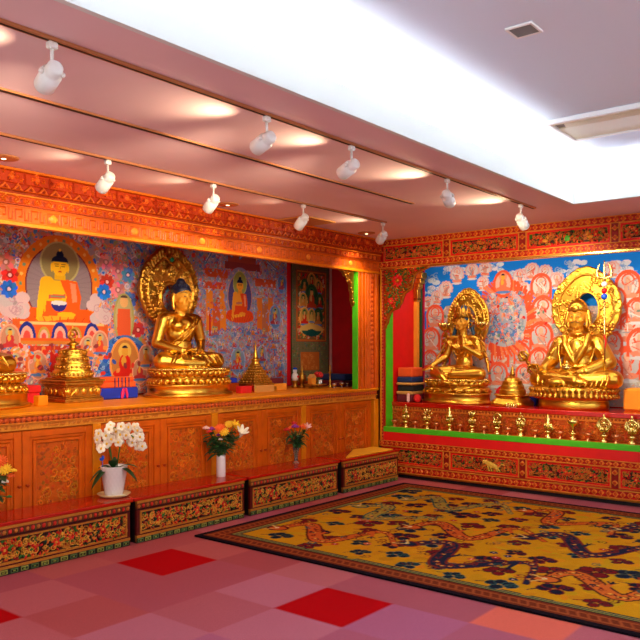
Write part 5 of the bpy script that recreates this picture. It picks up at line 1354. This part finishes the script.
cupm = MB().lathe([(.026, 0), (.026, .006), (.010, .014), (.010, .026), (.034, .045), (.038, .062), (.034, .062), (.026, .048)], n=18)
c0 = None; lab = ['first from the candlestick', 'second from the candlestick', 'third from the candlestick', 'fourth, nearest the green post']
for k, (px, X, s) in enumerate(((334, -5.66, .9), (337, -5.86, 1.1), (342, -5.64, 1.0), (347, -5.72, .8))):
    if c0 is None: o = c0 = cupm.build('offering_cup', M['silver'])
    else: o = c0.copy(); COL.objects.link(o)
    o.location = (X, Yx(px, X), CT); o.scale = (s, s, s)
    tag(o, 'small silvery offering cup on the left altar, ' + lab[k], 'cup', 'silvery cups by the candlestick')
for k, (z, m_, l) in enumerate(((CT, 'maroon_cloth', 'dark maroon wrapped book lowest in the dim corner of the left altar'), (CT+.08, 'navy_cloth', 'dark navy wrapped book upper in the dim corner of the left altar'))):
    one(MB().box(-6.12, -5.72, 7.55+.03*k, 7.85, z, z+.075, .008), 'wrapped_book', m_, l, 'wrapped book')

# ================================================================== SMALL THINGS IN THE REAR SHRINE
for k, (x0, x1, y0, y1, z0, z1, m_, l) in enumerate(((-5.22, -5.0, 7.98, 8.28, 0, .09, 'maroon_cloth', 'maroon wrapped book at the bottom of the pile by the green post'), (-5.23, -5.01, 7.98, 8.28, .09, .13, 'tan_cloth', 'tan wrapped book on the maroon one in the pile by the green post'),
                                            (-5.22, -5.0, 8.0, 8.28, .13, .205, 'black_cloth', 'black wrapped book in the pile by the green post'), (-5.23, -4.99, 7.98, 8.28, .205, .235, 'tan_cloth', 'thin tan wrapped book between black and blue ones by the green post'),
                                            (-5.23, -5.01, 8.0, 8.28, .235, .305, 'navy_cloth', 'blue wrapped book second from the top of the pile by the green post'), (-5.23, -5.02, 8.02, 8.28, .305, .42, 'orange_cloth', 'broad red-orange wrapped bundle topmost of the pile by the green post'))):
    one(MB().box(x0, x1, y0, y1, RT+z0, RT+z1, .012), 'wrapped_book', m_, l, 'wrapped book', 'wrapped books by the green post')
one(MB().box(-5.05, -5.01, 7.93, 7.97, RT, RT+.11, .015), 'ribbon_tag', 'petal_pink', 'little pale pink tag in front of the pile of wrapped books', 'tag')
for (c, r, m_, l) in (((-4.92, 7.98, RT+.05), (.045, .05, .05), 'red_cloth', 'small red cushion left of the crowned goddess statue'), ((-4.02, 8.52, RT+.11), (.13, .08, .11), 'red_cloth', 'red cushion behind the stupa, near the goddess statue'),
                       ((-3.60, 8.53, RT+.11), (.12, .08, .11), 'red_cloth', 'red cushion behind the stupa, near the robed guru statue')):
    one(MB().ell(c, r, 18, 10), 'cushion', m_, l, 'cushion')
one(MB().box(-3.68, -3.58, 8.37, 8.45, RT, RT+.12, .015), 'wrapped_book', 'blue_cloth', 'small blue wrapped book between the stupa and the guru statue base', 'wrapped book')
one(MB().box(-2.585, -2.36, 8.30, 8.56, RT, RT+.235, .02), 'wrapped_book', 'saffron', 'orange cloth-wrapped block right of the guru statue', 'wrapped book')

# offerings on the low shelf
SH = .592
def ornament(k, x):
    names = ['parasol', 'fish', 'vase', 'lotus', 'conch', 'knot', 'banner', 'bowl', 'double fish', 'wheel']
    ords = ['first', 'second', 'third', 'fourth', 'fifth', 'sixth', 'seventh', 'eighth', 'ninth', 'tenth']
    shapes = ['a slim spire', 'a fan of petals', 'a round vase', 'a lotus bud', 'a curled shell', 'a pierced knot', 'a ridged banner', 'a wide bowl', 'a looped ring', 'a wheel']
    t = thing('offering_ornament', (x, 7.84, SH), 'gilt offering ornament topped by %s, %s from the left' % (shapes[k], ords[k]), 'ornament', 0, 'gilt offering ornaments on the low shelf')
    MB().lathe([(.042, 0), (.045, .012), (.026, .03), (.018, .04), (.026, .052), (.040, .062), (.046, .075), (.03, .085), (.014, .09), (.014, .11)], n=18).build('foot', M['gold_pale'], t)
    m = MB(); z = .11
    if k == 7:
        m.lathe([(.014, z), (.014, z+.03), (.055, z+.06), (.068, z+.085), (.060, z+.10), (.03, z+.105), (.02, z+.12), (.002, z+.13)], n=20)
    else:
        n = 8
        for q in range(n):
            a = 2*PI*q/n; m.ell((.034*math.cos(a), .028*math.sin(a), z+.022), (.018, .012, .028), 8, 6, Matrix.Rotation(a, 3, 'Z'))
        if k == 0: m.lathe([(.012, z), (.014, z+.05), (.044, z+.07), (.040, z+.09), (.016, z+.11), (.012, z+.13), (.02, z+.14), (.002, z+.17)], n=16)
        if k == 1: [m.ell((.05*math.sin(a), 0, z+.05+.055*math.cos(a)), (.014, .012, .034), 8, 6, Matrix.Rotation(a, 3, 'Y')) for a in (-1.2, -.6, 0, .6, 1.2)]
        if k == 2: m.lathe([(.015, z), (.048, z+.045), (.050, z+.075), (.024, z+.10), (.03, z+.115), (.016, z+.13), (.004, z+.165)], n=18)
        if k == 3: [m.ell((.02*math.cos(a), .02*math.sin(a), z+.08), (.014, .022, .055), 8, 6, Matrix.Rotation(a, 3, 'Z') @ Matrix.Rotation(.3, 3, 'Y')) for a in (0, 1.26, 2.5, 3.77, 5.0)]
        if k == 4: m.tube([((.055-.0035*q)*math.cos(q*.55), -.01, z+.075+(.055-.0035*q)*math.sin(q*.55)) for q in range(15)], [.018-.0009*q for q in range(15)], 8)
        if k == 5:
            for (dx, dz) in ((-.025, .06), (.025, .06), (0, .035), (0, .09)): m.tube([(dx+.026*math.cos(a*PI/8), 0, z+dz+.026*math.sin(a*PI/8)) for a in range(17)], .009, 6)
            m.ell((0, 0, z+.135), (.012, .012, .018))
        if k == 6:
            m.lathe([(.02, z), (.034, z+.03), (.02, z+.035), (.034, z+.065), (.02, z+.07), (.034, z+.10), (.012, z+.115), (.016, z+.13), (.002, z+.15)], n=14); m.limb([(.03, -.02, z+.03), (.055, -.02, z+.01), (.06, -.02, z-.01)], [.010, .014, .010], 8)
        if k in (8, 9):
            r = .052 if k == 8 else .044
            m.tube([(r*math.cos(a*PI/12), 0, z+.085+r*math.sin(a*PI/12)) for a in range(25)], .013, 8); m.ell((0, 0, z+.155), (.014, .014, .022)); m.ell((0, 0, z+.08), (.02, .014, .02))
            for q in range(8): a = q*PI/4; m.cap((0, 0, z+.085), (r*math.cos(a), 0, z+.085+r*math.sin(a)), .006, .006, 6)
            for q in (-1, 1): m.limb([(q*.05, 0, z+.03), (q*.066, 0, z+.07), (q*.055, 0, z+.11)], [.014, .018, .008], 8)
    m.build('emblem', M['gold_pale'], t)
for k, px in enumerate((406, 427, 449.6, 472, 497, 520.6, 548, 573, 604, 632)):
    ornament(k, on_y(px, 440, 7.84)[0])
cb = MB().lathe([(.030, 0), (.030, .006), (.012, .016), (.010, .045), (.030, .058), (.044, .085), (.040, .085), (.026, .064)], n=18)
c0 = None; ords = ['first', 'second', 'third', 'fourth', 'fifth', 'sixth', 'seventh', 'eighth', 'ninth', 'tenth']
for k, px in enumerate((394.4, 415, 436, 460, 484, 508, 535, 560, 588, 616)):
    if c0 is None: o = c0 = cb.build('offering_cup', M['copper'])
    else: o = c0.copy(); COL.objects.link(o)
    o.location = (on_y(px, 440, 7.83)[0], 7.83, SH)
    tag(o, 'small copper offering cup between ornaments, %s from the left on the low shelf' % ords[k], 'cup', 'copper cups on the low shelf')

# ================================================================== FLOWERS ON THE BENCHES
BT = .362
def leaf(mb, p, d, l, w, droop=.3, n=8):
    p = Vector(p); d = Vector(d).normalized(); pts = []; rr = []
    for k in range(n):
        t = k/(n-1); pts.append(p+d*l*t+Vector((0, 0, -droop*l*t*t))); rr.append(max(.001, w*math.sin(PI*(.06+.94*t))**.8*(1 if t < 1 else .1)))
    mb.tube(pts, rr, 8, True, .12)
def blossom(mb, c, nrm, r, n=5, wide=.5, cup=.25, th=.10, a0=0.0):
    c = Vector(c); nrm = Vector(nrm).normalized(); s = nrm.orthogonal().normalized(); t = nrm.cross(s)
    for k in range(n):
        a = a0+2*PI*k/n; d = (s*math.cos(a)+t*math.sin(a)); dd = (d+nrm*cup).normalized(); sd = nrm.cross(d).normalized(); nn = sd.cross(dd)*-1
        mb.ell(c+dd*r*.55, (r*.55, r*wide, r*th), 10, 6, Matrix((dd, sd, nn)).transposed())
    return mb
# orchid
ox, oy = -5.12, on_x(114, 470, -5.12)[0]
sc_ = one(MB().lathe([(.085, 0), (.115, .012), (.132, .028), (.126, .030), (.10, .016), (.03, .014)], (ox, oy, BT), 40), 'saucer', 'cream', 'round cream saucer under the white orchid pot', 'saucer')
op = thing('potted_orchid', (ox, oy, BT+.0145), 'white moth orchid in a quilted white pot on the nearest bench', 'potted plant', .2)
prof = [(.068, 0), (.070, .006)]+[(.070+.034*k/40, .006+.214*k/40) for k in range(41)]+[(.108, .226), (.104, .232), (.096, .228), (.09, .20)]
MB().lathe(prof, n=96, mod=lambda a, z: 1+.022*abs(math.sin(a*9+z*52))*abs(math.sin(a*9-z*52))*(1 if .006 < z < .22 else 0)).build('pot', M['porcelain'], op)
MB().lathe([(.092, .195), (.092, .212), (.02, .222)], n=24).build('moss', M['leaf_dark'], op)
g = random.Random(4)
for (d, l, w, dr) in (((-.55, -.75, .15), .15, .034, .9), ((-.6, -.2, .45), .13, .034, .7), ((.75, .05, .25), .20, .03, .8), ((.35, -.5, .75), .19, .032, .35), ((.75, .1, .5), .22, .024, .5), ((-.1, .2, .9), .14, .03, .4), ((-.3, -.9, -.1), .15, .04, .9)):
    m = MB(); leaf(m, (d[0]*.05, d[1]*.05, .215), d, l, w, dr); m.build('leaf', M['leaf_dark'], op)
stems = [[(0, 0, .21), (-.05, .0, .35), (-.07, 0, .47), (-.02, -.02, .53), (.05, -.03, .54)], [(.01, .02, .21), (.03, .03, .36), (.05, .03, .46), (.13, .02, .50), (.20, .0, .47)], [(-.01, .0, .21), (-.06, .03, .33), (-.08, .03, .42), (-.11, .01, .45), (-.13, 0, .42)]]
for s_ in stems: MB().tube(s_, .005).build('stem', M['stem'], op)
fl = []
for k in range(28):
    for _ in range(60):
        t = g.random(); x = -.135+.37*t; z = .36+.155*g.random()+.05*math.sin(t*PI)-(.02 if t < .2 else 0); y = g.uniform(-.07, .03)
        if all((x-a)**2+(y-b)**2*.5+(z-c)**2 > .0026 for (a, b, c) in fl): fl.append((x, y, z)); break
rot_o = Matrix.Rotation(R(38.9)-.2, 3, 'Z')
for (x, y, z) in fl:
    p = rot_o @ Vector((x, y, z)); nrm = rot_o @ Vector((g.uniform(-.5, .5), -1, g.uniform(-.2, .4)))
    f = blossom(MB(), p, nrm, .036, 5, .52, .12, .12, g.random()*6).build('flower', M['petal_white'], op)
    n_ = nrm.normalized(); MB().ell(p+n_*.008, (.009, .009, .011), 8, 6).build('lip', M['petal_yellow'], f)
m = MB(); m.ell((-.075, -.06, .285), (.022, .010, .014), 8, 6).ell((-.055, -.065, .30), (.014, .008, .018), 8, 6); m.limb([(-.065, -.06, .20), (-.065, -.06, .285)], [.0025, .0025], 6); m.build('butterfly_pick', M['bead_blue'], op)

FACE = Matrix.Rotation(R(38.9), 3, 'Z')                           # bouquets spread across the direction they are seen from
def bouquet(loc, label, heads, leaves, mouth, seed, dark='leaf_dark', lw=.020):
    t = thing('flower_bouquet', loc, label, 'flowers', R(38.9)); g = random.Random(seed)
    for (x, y, z, kind, col, r) in heads:
        mid = (x*.35, y*.35, (mouth+z)*.5)
        MB().tube([(0+g.uniform(-.008, .008), g.uniform(-.008, .008), .02), (x*.06, y*.06, mouth), mid, (x, y, z)], [.004, .004, .004, .004]).build('stem', M['stem'], t)
        m = MB(); nrm = Vector((x*.8, -.7+y, .6))
        if kind == 'gerbera':
            blossom(m, (x, y, z), nrm, r, 14, .16, .2, .08); blossom(m, Vector((x, y, z))+nrm.normalized()*.006, nrm, r*.75, 12, .16, .35, .08, .2); m.ell(Vector((x, y, z))+nrm.normalized()*.012, (r*.25,)*3, 8, 6)
        elif kind == 'lily':
            nn = Vector((x*1.2+.1, -.5, .7)); blossom(m, (x, y, z), nn, r, 6, .22, 1.1, .07)
            m.cap(Vector((x, y, z))-nn.normalized()*r*.5, (x, y, z), r*.06, r*.22, 8)
        else:
            for k in range(16):
                a = k*2.4; q = r*.20*math.sqrt(k); m.ell((x+q*math.cos(a), y+q*math.sin(a)*.8, z+r*.35-q*.5), (r*.34, r*.34, r*.30), 8, 6)
        m.build('flower', M[col], t)
    for k in range(leaves):
        x, y, z = g.choice(heads)[:3]; q = g.uniform(.25, .9); p = Vector((x*q*.8, y*q, mouth+(z-mouth)*q*.85)); a = g.random()*2*PI
        dv = Vector((math.cos(a), math.sin(a)*.6, 0)); tip = FACE @ (p+dv*.13)
        if loc[0]+tip.x < XC+.025: a = -a if loc[0]+(FACE @ (p+Vector((math.cos(a), -math.sin(a)*.6, 0))*.13)).x > XC+.025 else 5.2
        m = MB(); leaf(m, p, (math.cos(a), math.sin(a)*.6, g.uniform(-.1, .8)), g.uniform(.06, .12), lw*g.uniform(.7, 1.2), g.uniform(.1, .7), 7); m.build('leaf', M[dark if g.random() < .75 else 'leaf'], t)
    return t
vx, vy = -5.15, on_x(221, 465, -5.15)[0]
one(MB().lathe([(.040, 0), (.042, .004), (.042, .196), (.040, .20), (.034, .20), (.034, .02), (.005, .018)], (vx, vy, BT), 32), 'vase', 'porcelain', 'plain white cylinder vase on the red bench', 'vase')
bouquet((vx, vy, BT+.02), 'mixed bouquet of yellow, orange and purple flowers with a white lily in the white vase',
        [(-.135, -.02, .43, 'puff', 'petal_pink', .034), (-.085, .0, .42, 'puff', 'petal_purple', .034), (-.10, -.05, .40, 'puff', 'petal_red', .028), (-.005, -.03, .425, 'gerbera', 'petal_orange', .05), (.035, -.05, .395, 'gerbera', 'petal_yellow', .046),
         (.075, -.01, .46, 'gerbera', 'petal_yellow', .040), (.125, .0, .45, 'lily', 'petal_yellow', .055), (.19, -.03, .375, 'lily', 'petal_white', .085), (.14, .03, .42, 'lily', 'petal_yellow', .05), (-.03, .03, .36, 'puff', 'petal_purple', .024), (.0, -.05, .33, 'puff', 'petal_pink', .022), (-.15, .02, .30, 'puff', 'leaf_dark', .02), (.12, -.02, .28, 'puff', 'leaf_dark', .016), (-.09, .0, .215, 'puff', 'leaf_dark', .018)], 150, .18, 5, lw=.024)
gx, gy = -5.16, on_x(296, 455, -5.16)[0]
gv = one(MB().lathe([(.028, 0), (.030, .006), (.022, .02), (.020, .05), (.026, .10), (.034, .15), (.036, .165), (.031, .165), (.022, .11), (.016, .06), (.016, .025)], (gx, gy, BT), 28), 'vase', 'glass', 'small waisted clear glass vase on the red bench', 'vase')
bouquet((gx, gy, BT+.03), 'small bouquet of red, magenta and orange flowers in the glass vase',
        [(-.095, -.02, .315, 'puff', 'petal_red', .036), (-.06, .0, .33, 'puff', 'petal_orange', .030), (-.01, -.03, .35, 'puff', 'petal_purple', .040), (-.02, .02, .38, 'puff', 'petal_red', .032), (.05, -.02, .345, 'puff', 'petal_red', .026), (.075, -.02, .33, 'lily', 'petal_orange', .05), (.115, .0, .33, 'lily', 'petal_pink', .055), (.02, -.05, .25, 'puff', 'leaf_dark', .024), (-.05, -.03, .24, 'puff', 'leaf', .022), (.07, 0, .24, 'puff', 'leaf_dark', .02)], 90, .13, 9, lw=.018)
lx, ly = -5.10, on_x(-14, 470, -5.10)[0]
one(MB().lathe([(.040, 0), (.042, .004), (.042, .18), (.040, .184), (.034, .184), (.034, .02), (.005, .018)], (lx, ly, BT), 28), 'vase', 'porcelain', 'white vase at the left end of the nearest bench under yellow flowers', 'vase')
bouquet((lx, ly, BT+.02), 'bouquet of yellow and orange flowers cut off by the left edge',
        [(.14, -.02, .33, 'gerbera', 'petal_yellow', .045), (.17, .0, .285, 'puff', 'petal_orange', .030), (.19, .0, .32, 'puff', 'petal_yellow', .026), (.145, -.03, .25, 'puff', 'petal_white', .026), (.10, 0, .38, 'gerbera', 'petal_orange', .05), (-.02, 0, .40, 'gerbera', 'petal_yellow', .05), (-.12, 0, .36, 'puff', 'petal_red', .04), (.16, 0, .14, 'puff', 'leaf', .02)], 34, .16, 13)
# yellow cloth on the corner bench
c4 = MB(); poly = [(-4.965, 6.60), (-4.955, 7.50), (-5.25, 7.52), (-5.285, 7.16)]
nn = 14; vs = []; fs = []
for i in range(nn+1):
    for j in range(nn+1):
        s_, t_ = i/nn, j/nn
        a = Vector(poly[0]).lerp(Vector(poly[1]), s_); b = Vector(poly[3]).lerp(Vector(poly[2]), s_); p = a.lerp(b, t_)
        vs.append((p.x, p.y, BT+.010+.003*math.sin(9*s_+3*t_)*math.sin(5*t_)))
for i in range(nn):
    for j in range(nn): q = i*(nn+1)+j; fs.append((q, q+1, q+nn+2, q+nn+1))
nb = len(vs); vs += [(x, y, BT+.0005) for (x, y, z) in vs]
rim = [j for j in range(nn+1)]+[i*(nn+1)+nn for i in range(1, nn+1)]+[nn*(nn+1)+j for j in range(nn-1, -1, -1)]+[i*(nn+1) for i in range(nn-1, 0, -1)]
for k in range(len(rim)): a, b = rim[k], rim[(k+1) % len(rim)]; fs.append((a, b, nb+b, nb+a))
fs.append([nb+r for r in rim])
c4.add(vs, fs, True); one(c4, 'folded_cloth', 'yellow_cloth', 'folded yellow cloth lying on the red bench in the corner', 'cloth')

# ================================================================== CEILING FIXTURES
def rail(x, y0, y1, label):
    t = thing('light_track', (x, (y0+y1)/2, CEIL-.02), label, 'light track', PI/2)
    MB().box(x-.018, x+.018, y0, y1, CEIL-.016, CEIL, .002).build('channel', M['brass_line'], t, True)
    MB().box(x-.006, x+.006, y0+.01, y1-.01, CEIL-.018, CEIL-.014).build('conductor_slot', M['dark'], t, True)
    return t
rail(-2.92, .8, 6.80, 'bronze light track nearest the bright ceiling recess'); rail(-4.45, .8, 6.60, 'bronze light track nearest the carved cornice')
sl = thing('ceiling_slot', (-3.69, 3.4, CEIL-.012), 'long dark slot with brass edges in the ceiling between the two light tracks', 'ceiling slot', PI/2)
MB().box(-3.704, -3.676, .8, 5.90, CEIL-.0125, CEIL).build('dark_gap', M['dark'], sl, True)
for s_ in (-1, 1): MB().box(-3.69+s_*.0165-.003, -3.69+s_*.0165+.003, .8, 5.91, CEIL-.012, CEIL, .002).build('brass_edge', M['brass_line'], sl, True)
protoL = {}
def track_lamp(x, y, target, label, group, energy, cone=74):
    t = thing('track_spotlight', (x, y, CEIL-.018), label, 'spotlight', 0, group)
    MB().box(x-.017, x+.017, y-.022, y+.022, CEIL-.05, CEIL-.018, .006).build('adapter', M['white'], t, True)
    MB().tube([(x, y, CEIL-.05), (x, y, CEIL-.135)], .008).build('stem', M['white'], t, True)
    piv = Vector((x, y, CEIL-.15)); d = (Vector(target)-piv).normalized(); rt = d.cross(Vector((0, 0, 1))).normalized(); up = rt.cross(d)
    rm = Matrix((rt, up, -d)).transposed().to_4x4(); rm.translation = piv
    hm = MB(); n0 = 0
    hm.lathe([(.026, .052), (.034, .046), (.036, .010), (.036, -.004), (.046, -.008), (.046, -.105), (.043, -.110), (.040, -.104), (.038, -.06), (.004, -.05)], n=24); hm.xf(0, rm)
    h = hm.build('lamp_head', M['white'], t, True)
    k = MB(); k.lathe([(.039, -.062), (.039, -.066), (.003, -.068)], n=20); k.xf(0, rm); k.build('lamp_glass', M['lens'], h, True)
    yk = MB(); yk.tube([Vector((x, y, CEIL-.13)), piv+rt*.045+up*.012, piv+rt*.044-d*-.01], .006); yk.tube([Vector((x, y, CEIL-.13)), piv-rt*.045+up*.012, piv-rt*.044-d*-.01], .006); yk.ell(piv+rt*.045, (.012, .012, .012), 8, 6).ell(piv-rt*.045, (.012, .012, .012), 8, 6)
    yk.build('yoke', M['white'], t, True)
    li = bpy.data.lights.new('spot_beam', 'SPOT'); li.energy = energy; li.color = WARM; li.spot_size = R(cone); li.spot_blend = .75; li.shadow_soft_size = .11
    lo = bpy.data.objects.new('spot_beam', li); COL.objects.link(lo); lo.location = piv+d*.125; lo.rotation_euler = d.to_track_quat('-Z', 'Y').to_euler()
    sp = bpy.data.lights.new('spot_spill', 'SPOT'); sp.energy = energy*SPILL; sp.color = (1, .80, .48); sp.spot_size = R(104); sp.spot_blend = 1; sp.shadow_soft_size = .06
    so = bpy.data.objects.new('spot_spill', sp); COL.objects.link(so); so.location = piv+Vector((-.13, -.06, .02)); so.rotation_euler = Vector((-.40, -1, .22)).to_track_quat('-Z', 'Y').to_euler()
WARM = (1.0, .80, .54); SPILL = .17; EN = 105
o1 = ['nearest the camera', 'second from the camera', 'third from the camera', 'fourth from the camera', 'farthest, in front of the rear shrine']
for k, (y, tg) in enumerate(((1.81, (-6.1, 2.6, 1.9)), (3.144, (-6.1, 3.8, 1.9)), (3.94, (-6.0, 4.9, 1.85)), (5.17, (-3.9, 8.3, 1.5)), (6.50, (-3.0, 8.4, 1.5)))):
    track_lamp(-2.92, y, tg, 'white spotlight on the track by the bright recess, ' + o1[k], 'spotlights on the recess-side track', EN*(1.0 if k < 3 else 1.25))
o2 = ['first from the left', 'second from the left', 'third from the left', 'last, near the corner']
for k, (y, tg) in enumerate(((3.186, (-6.2, 3.4, 1.75)), (4.175, (-6.2, 4.6, 1.7)), (5.275, (-6.0, 5.8, 1.7)), (6.548, (-6.3, 7.85, 1.75)))):
    track_lamp(-4.45, y, tg, 'white spotlight on the track by the carved cornice, ' + o2[k], 'spotlights on the cornice-side track', EN*(.34, .34, .14, .55)[k], 74 if k < 3 else 46)
o3 = ['near the left edge', 'above the complete buddha statue', 'in the far corner']
for k, (x, y) in enumerate(((-5.0, 2.73), (-5.03, 4.894), (-5.05, 7.10))):
    t = thing('downlight', (x, y, CEIL-.012), 'round recessed ceiling downlight, ' + o3[k], 'downlight', 0, 'recessed downlights')
    MB().lathe([(.080, -.0), (.098, .004), (.102, .011), (.076, .011), (.068, .006)], n=32).build('trim_ring', M['brass_line'], t)
    MB().lathe([(.072, .009), (.072, .0115), (.03, .0115)], n=24).build('dark_reflector', M['dark'], t)
    MB().ell((0, 0, .005), (.022, .022, .008), 14, 8).build('bulb', M['lens'], t)
    li = bpy.data.lights.new('downlight_beam', 'SPOT'); li.energy = 34; li.color = WARM; li.spot_size = R(110); li.spot_blend = .8; li.shadow_soft_size = .03
    lo = bpy.data.objects.new('downlight_beam', li); COL.objects.link(lo); lo.location = (x, y, CEIL-.03)
ht = thing('ceiling_hatch', (-5.06, 6.02, CEIL-.012), 'square ceiling panel with pale edges above the left shrine', 'hatch')
MB().box(-.2, .2, -.23, .23, .002, .012, .002).build('panel', M['brass_line'], ht)
fr = MB(); fr.box(-.215, .215, -.245, -.225, -.001, .012, .002).box(-.215, .215, .225, .245, -.001, .012, .002).box(-.215, -.195, -.225, .225, -.001, .012, .002).box(.195, .215, -.225, .225, -.001, .012, .002); fr.build('frame', M['tan_cloth'], ht)
# air conditioner and grille in the recess
ac = thing('air_conditioner', (-1.50, 5.71, UC-.03), 'long cream ceiling air conditioner with a slot louvre in the bright recess', 'air conditioner', PI)
fr = MB(); X0, X1, Y0_, Y1_ = -.70, .75, -.29, .29
fr.box(X0, X1, Y0_, Y0_+.03, -.005, .03, .004).box(X0, X1, Y1_-.03, Y1_, -.005, .03, .004).box(X0, X0+.03, Y0_+.03, Y1_-.03, -.005, .03, .004).box(X1-.03, X1, Y0_+.03, Y1_-.03, -.005, .03, .004); fr.build('frame', M['white'], ac)
MB().box(X0+.03, X1-.03, Y0_+.03, Y1_-.20, .006, .03).build('intake_panel', M['offwhite'], ac)
MB().box(X0+.03, X1-.03, Y1_-.085, Y1_-.03, .006, .03).build('side_panel', M['offwhite'], ac)
MB().box(X0+.03, X1-.03, Y1_-.20, Y1_-.085, .018, .03).build('slot', M['grey'], ac)
lv = MB(); lv.box(X0+.12, X1-.10, -.02, .03, -.003, .006, .003); lv.xf(0, Matrix.Translation((0, Y1_-.145, .004)) @ Matrix.Rotation(.35, 4, 'X')); lv.build('louvre', M['offwhite'], ac)
for k in range(3): MB().box(X0+.25+.35*k, X0+.262+.35*k, Y1_-.195, Y1_-.09, .0, .02).build('vane', M['offwhite'], ac)
gr = thing('ceiling_grille', (-1.69, 3.80, UC-.012), 'small square grey grille with white rim in the bright ceiling recess', 'grille')
fr = MB(); fr.box(-.075, .075, -.075, -.06, 0, .012, .002).box(-.075, .075, .06, .075, 0, .012, .002).box(-.075, -.06, -.06, .06, 0, .012, .002).box(.06, .075, -.06, .06, 0, .012, .002); fr.build('rim', M['white'], gr)
gm = MB().box(-.06, .06, -.06, .06, .006, .012)
for k in range(9): gm.box(-.06, .06, -.056+.0135*k, -.050+.0135*k, .002, .007)
gm.build('mesh_plate', M['grey'], gr)

# ================================================================== LIGHT
def area(name, loc, sx, sy, energy, color, rot):
    li = bpy.data.lights.new(name, 'AREA'); li.shape = 'RECTANGLE'; li.size = sx; li.size_y = sy; li.energy = energy; li.color = color
    o = bpy.data.objects.new(name, li); COL.objects.link(o); o.location = loc; o.rotation_euler = rot; return o
COOL = (.88, .97, 1.0); CV = 128
# lamps hidden in the cove around the recess, shining up
area('cove_lamp', (RX0-.16, (RY0+RY1)/2, CEIL+.07), .10, RY1-RY0, CV, COOL, (PI, R(12), 0))
area('cove_lamp', ((RX0+RX1)/2, RY1+.16, CEIL+.07), RX1-RX0, .10, CV*.5, COOL, (R(180-12), 0, 0))
area('cove_lamp', ((RX0+RX1)/2, RY0-.16, CEIL+.07), RX1-RX0, .10, CV*.5, COOL, (R(180+12), 0, 0))
area('cove_lamp', (RX1+.12, (RY0+RY1)/2, CEIL+.07), .10, RY1-RY0, CV, COOL, (PI, R(-12), 0))
# strip lamp hidden behind the rear frieze, lighting the hanging and the statues
area('shrine_strip_lamp', (-3.4, YB+.14, 2.60), 3.5, .05, 16, (1, .88, .70), (R(52), 0, 0))

w = bpy.data.worlds.new('room_air'); scene.world = w; w.use_nodes = True
w.node_tree.nodes['Background'].inputs['Color'].default_value = (1.0, .96, .93, 1); w.node_tree.nodes['Background'].inputs['Strength'].default_value = .95

# ================================================================== CAMERA
cam = bpy.data.cameras.new('camera'); co = bpy.data.objects.new('camera', cam); COL.objects.link(co)
co.location = (0, 0, CH); co.rotation_euler = (PI/2, 0, CA); cam.sensor_width = 36; cam.lens = CF/640*36; cam.shift_y = (CHY-320)/640; cam.clip_start = .05
scene.camera = co
vs_ = scene.view_settings; vs_.view_transform = 'Standard'; vs_.look = 'None'; vs_.gamma = 1; vs_.use_curve_mapping = False; vs_.exposure = 0.0
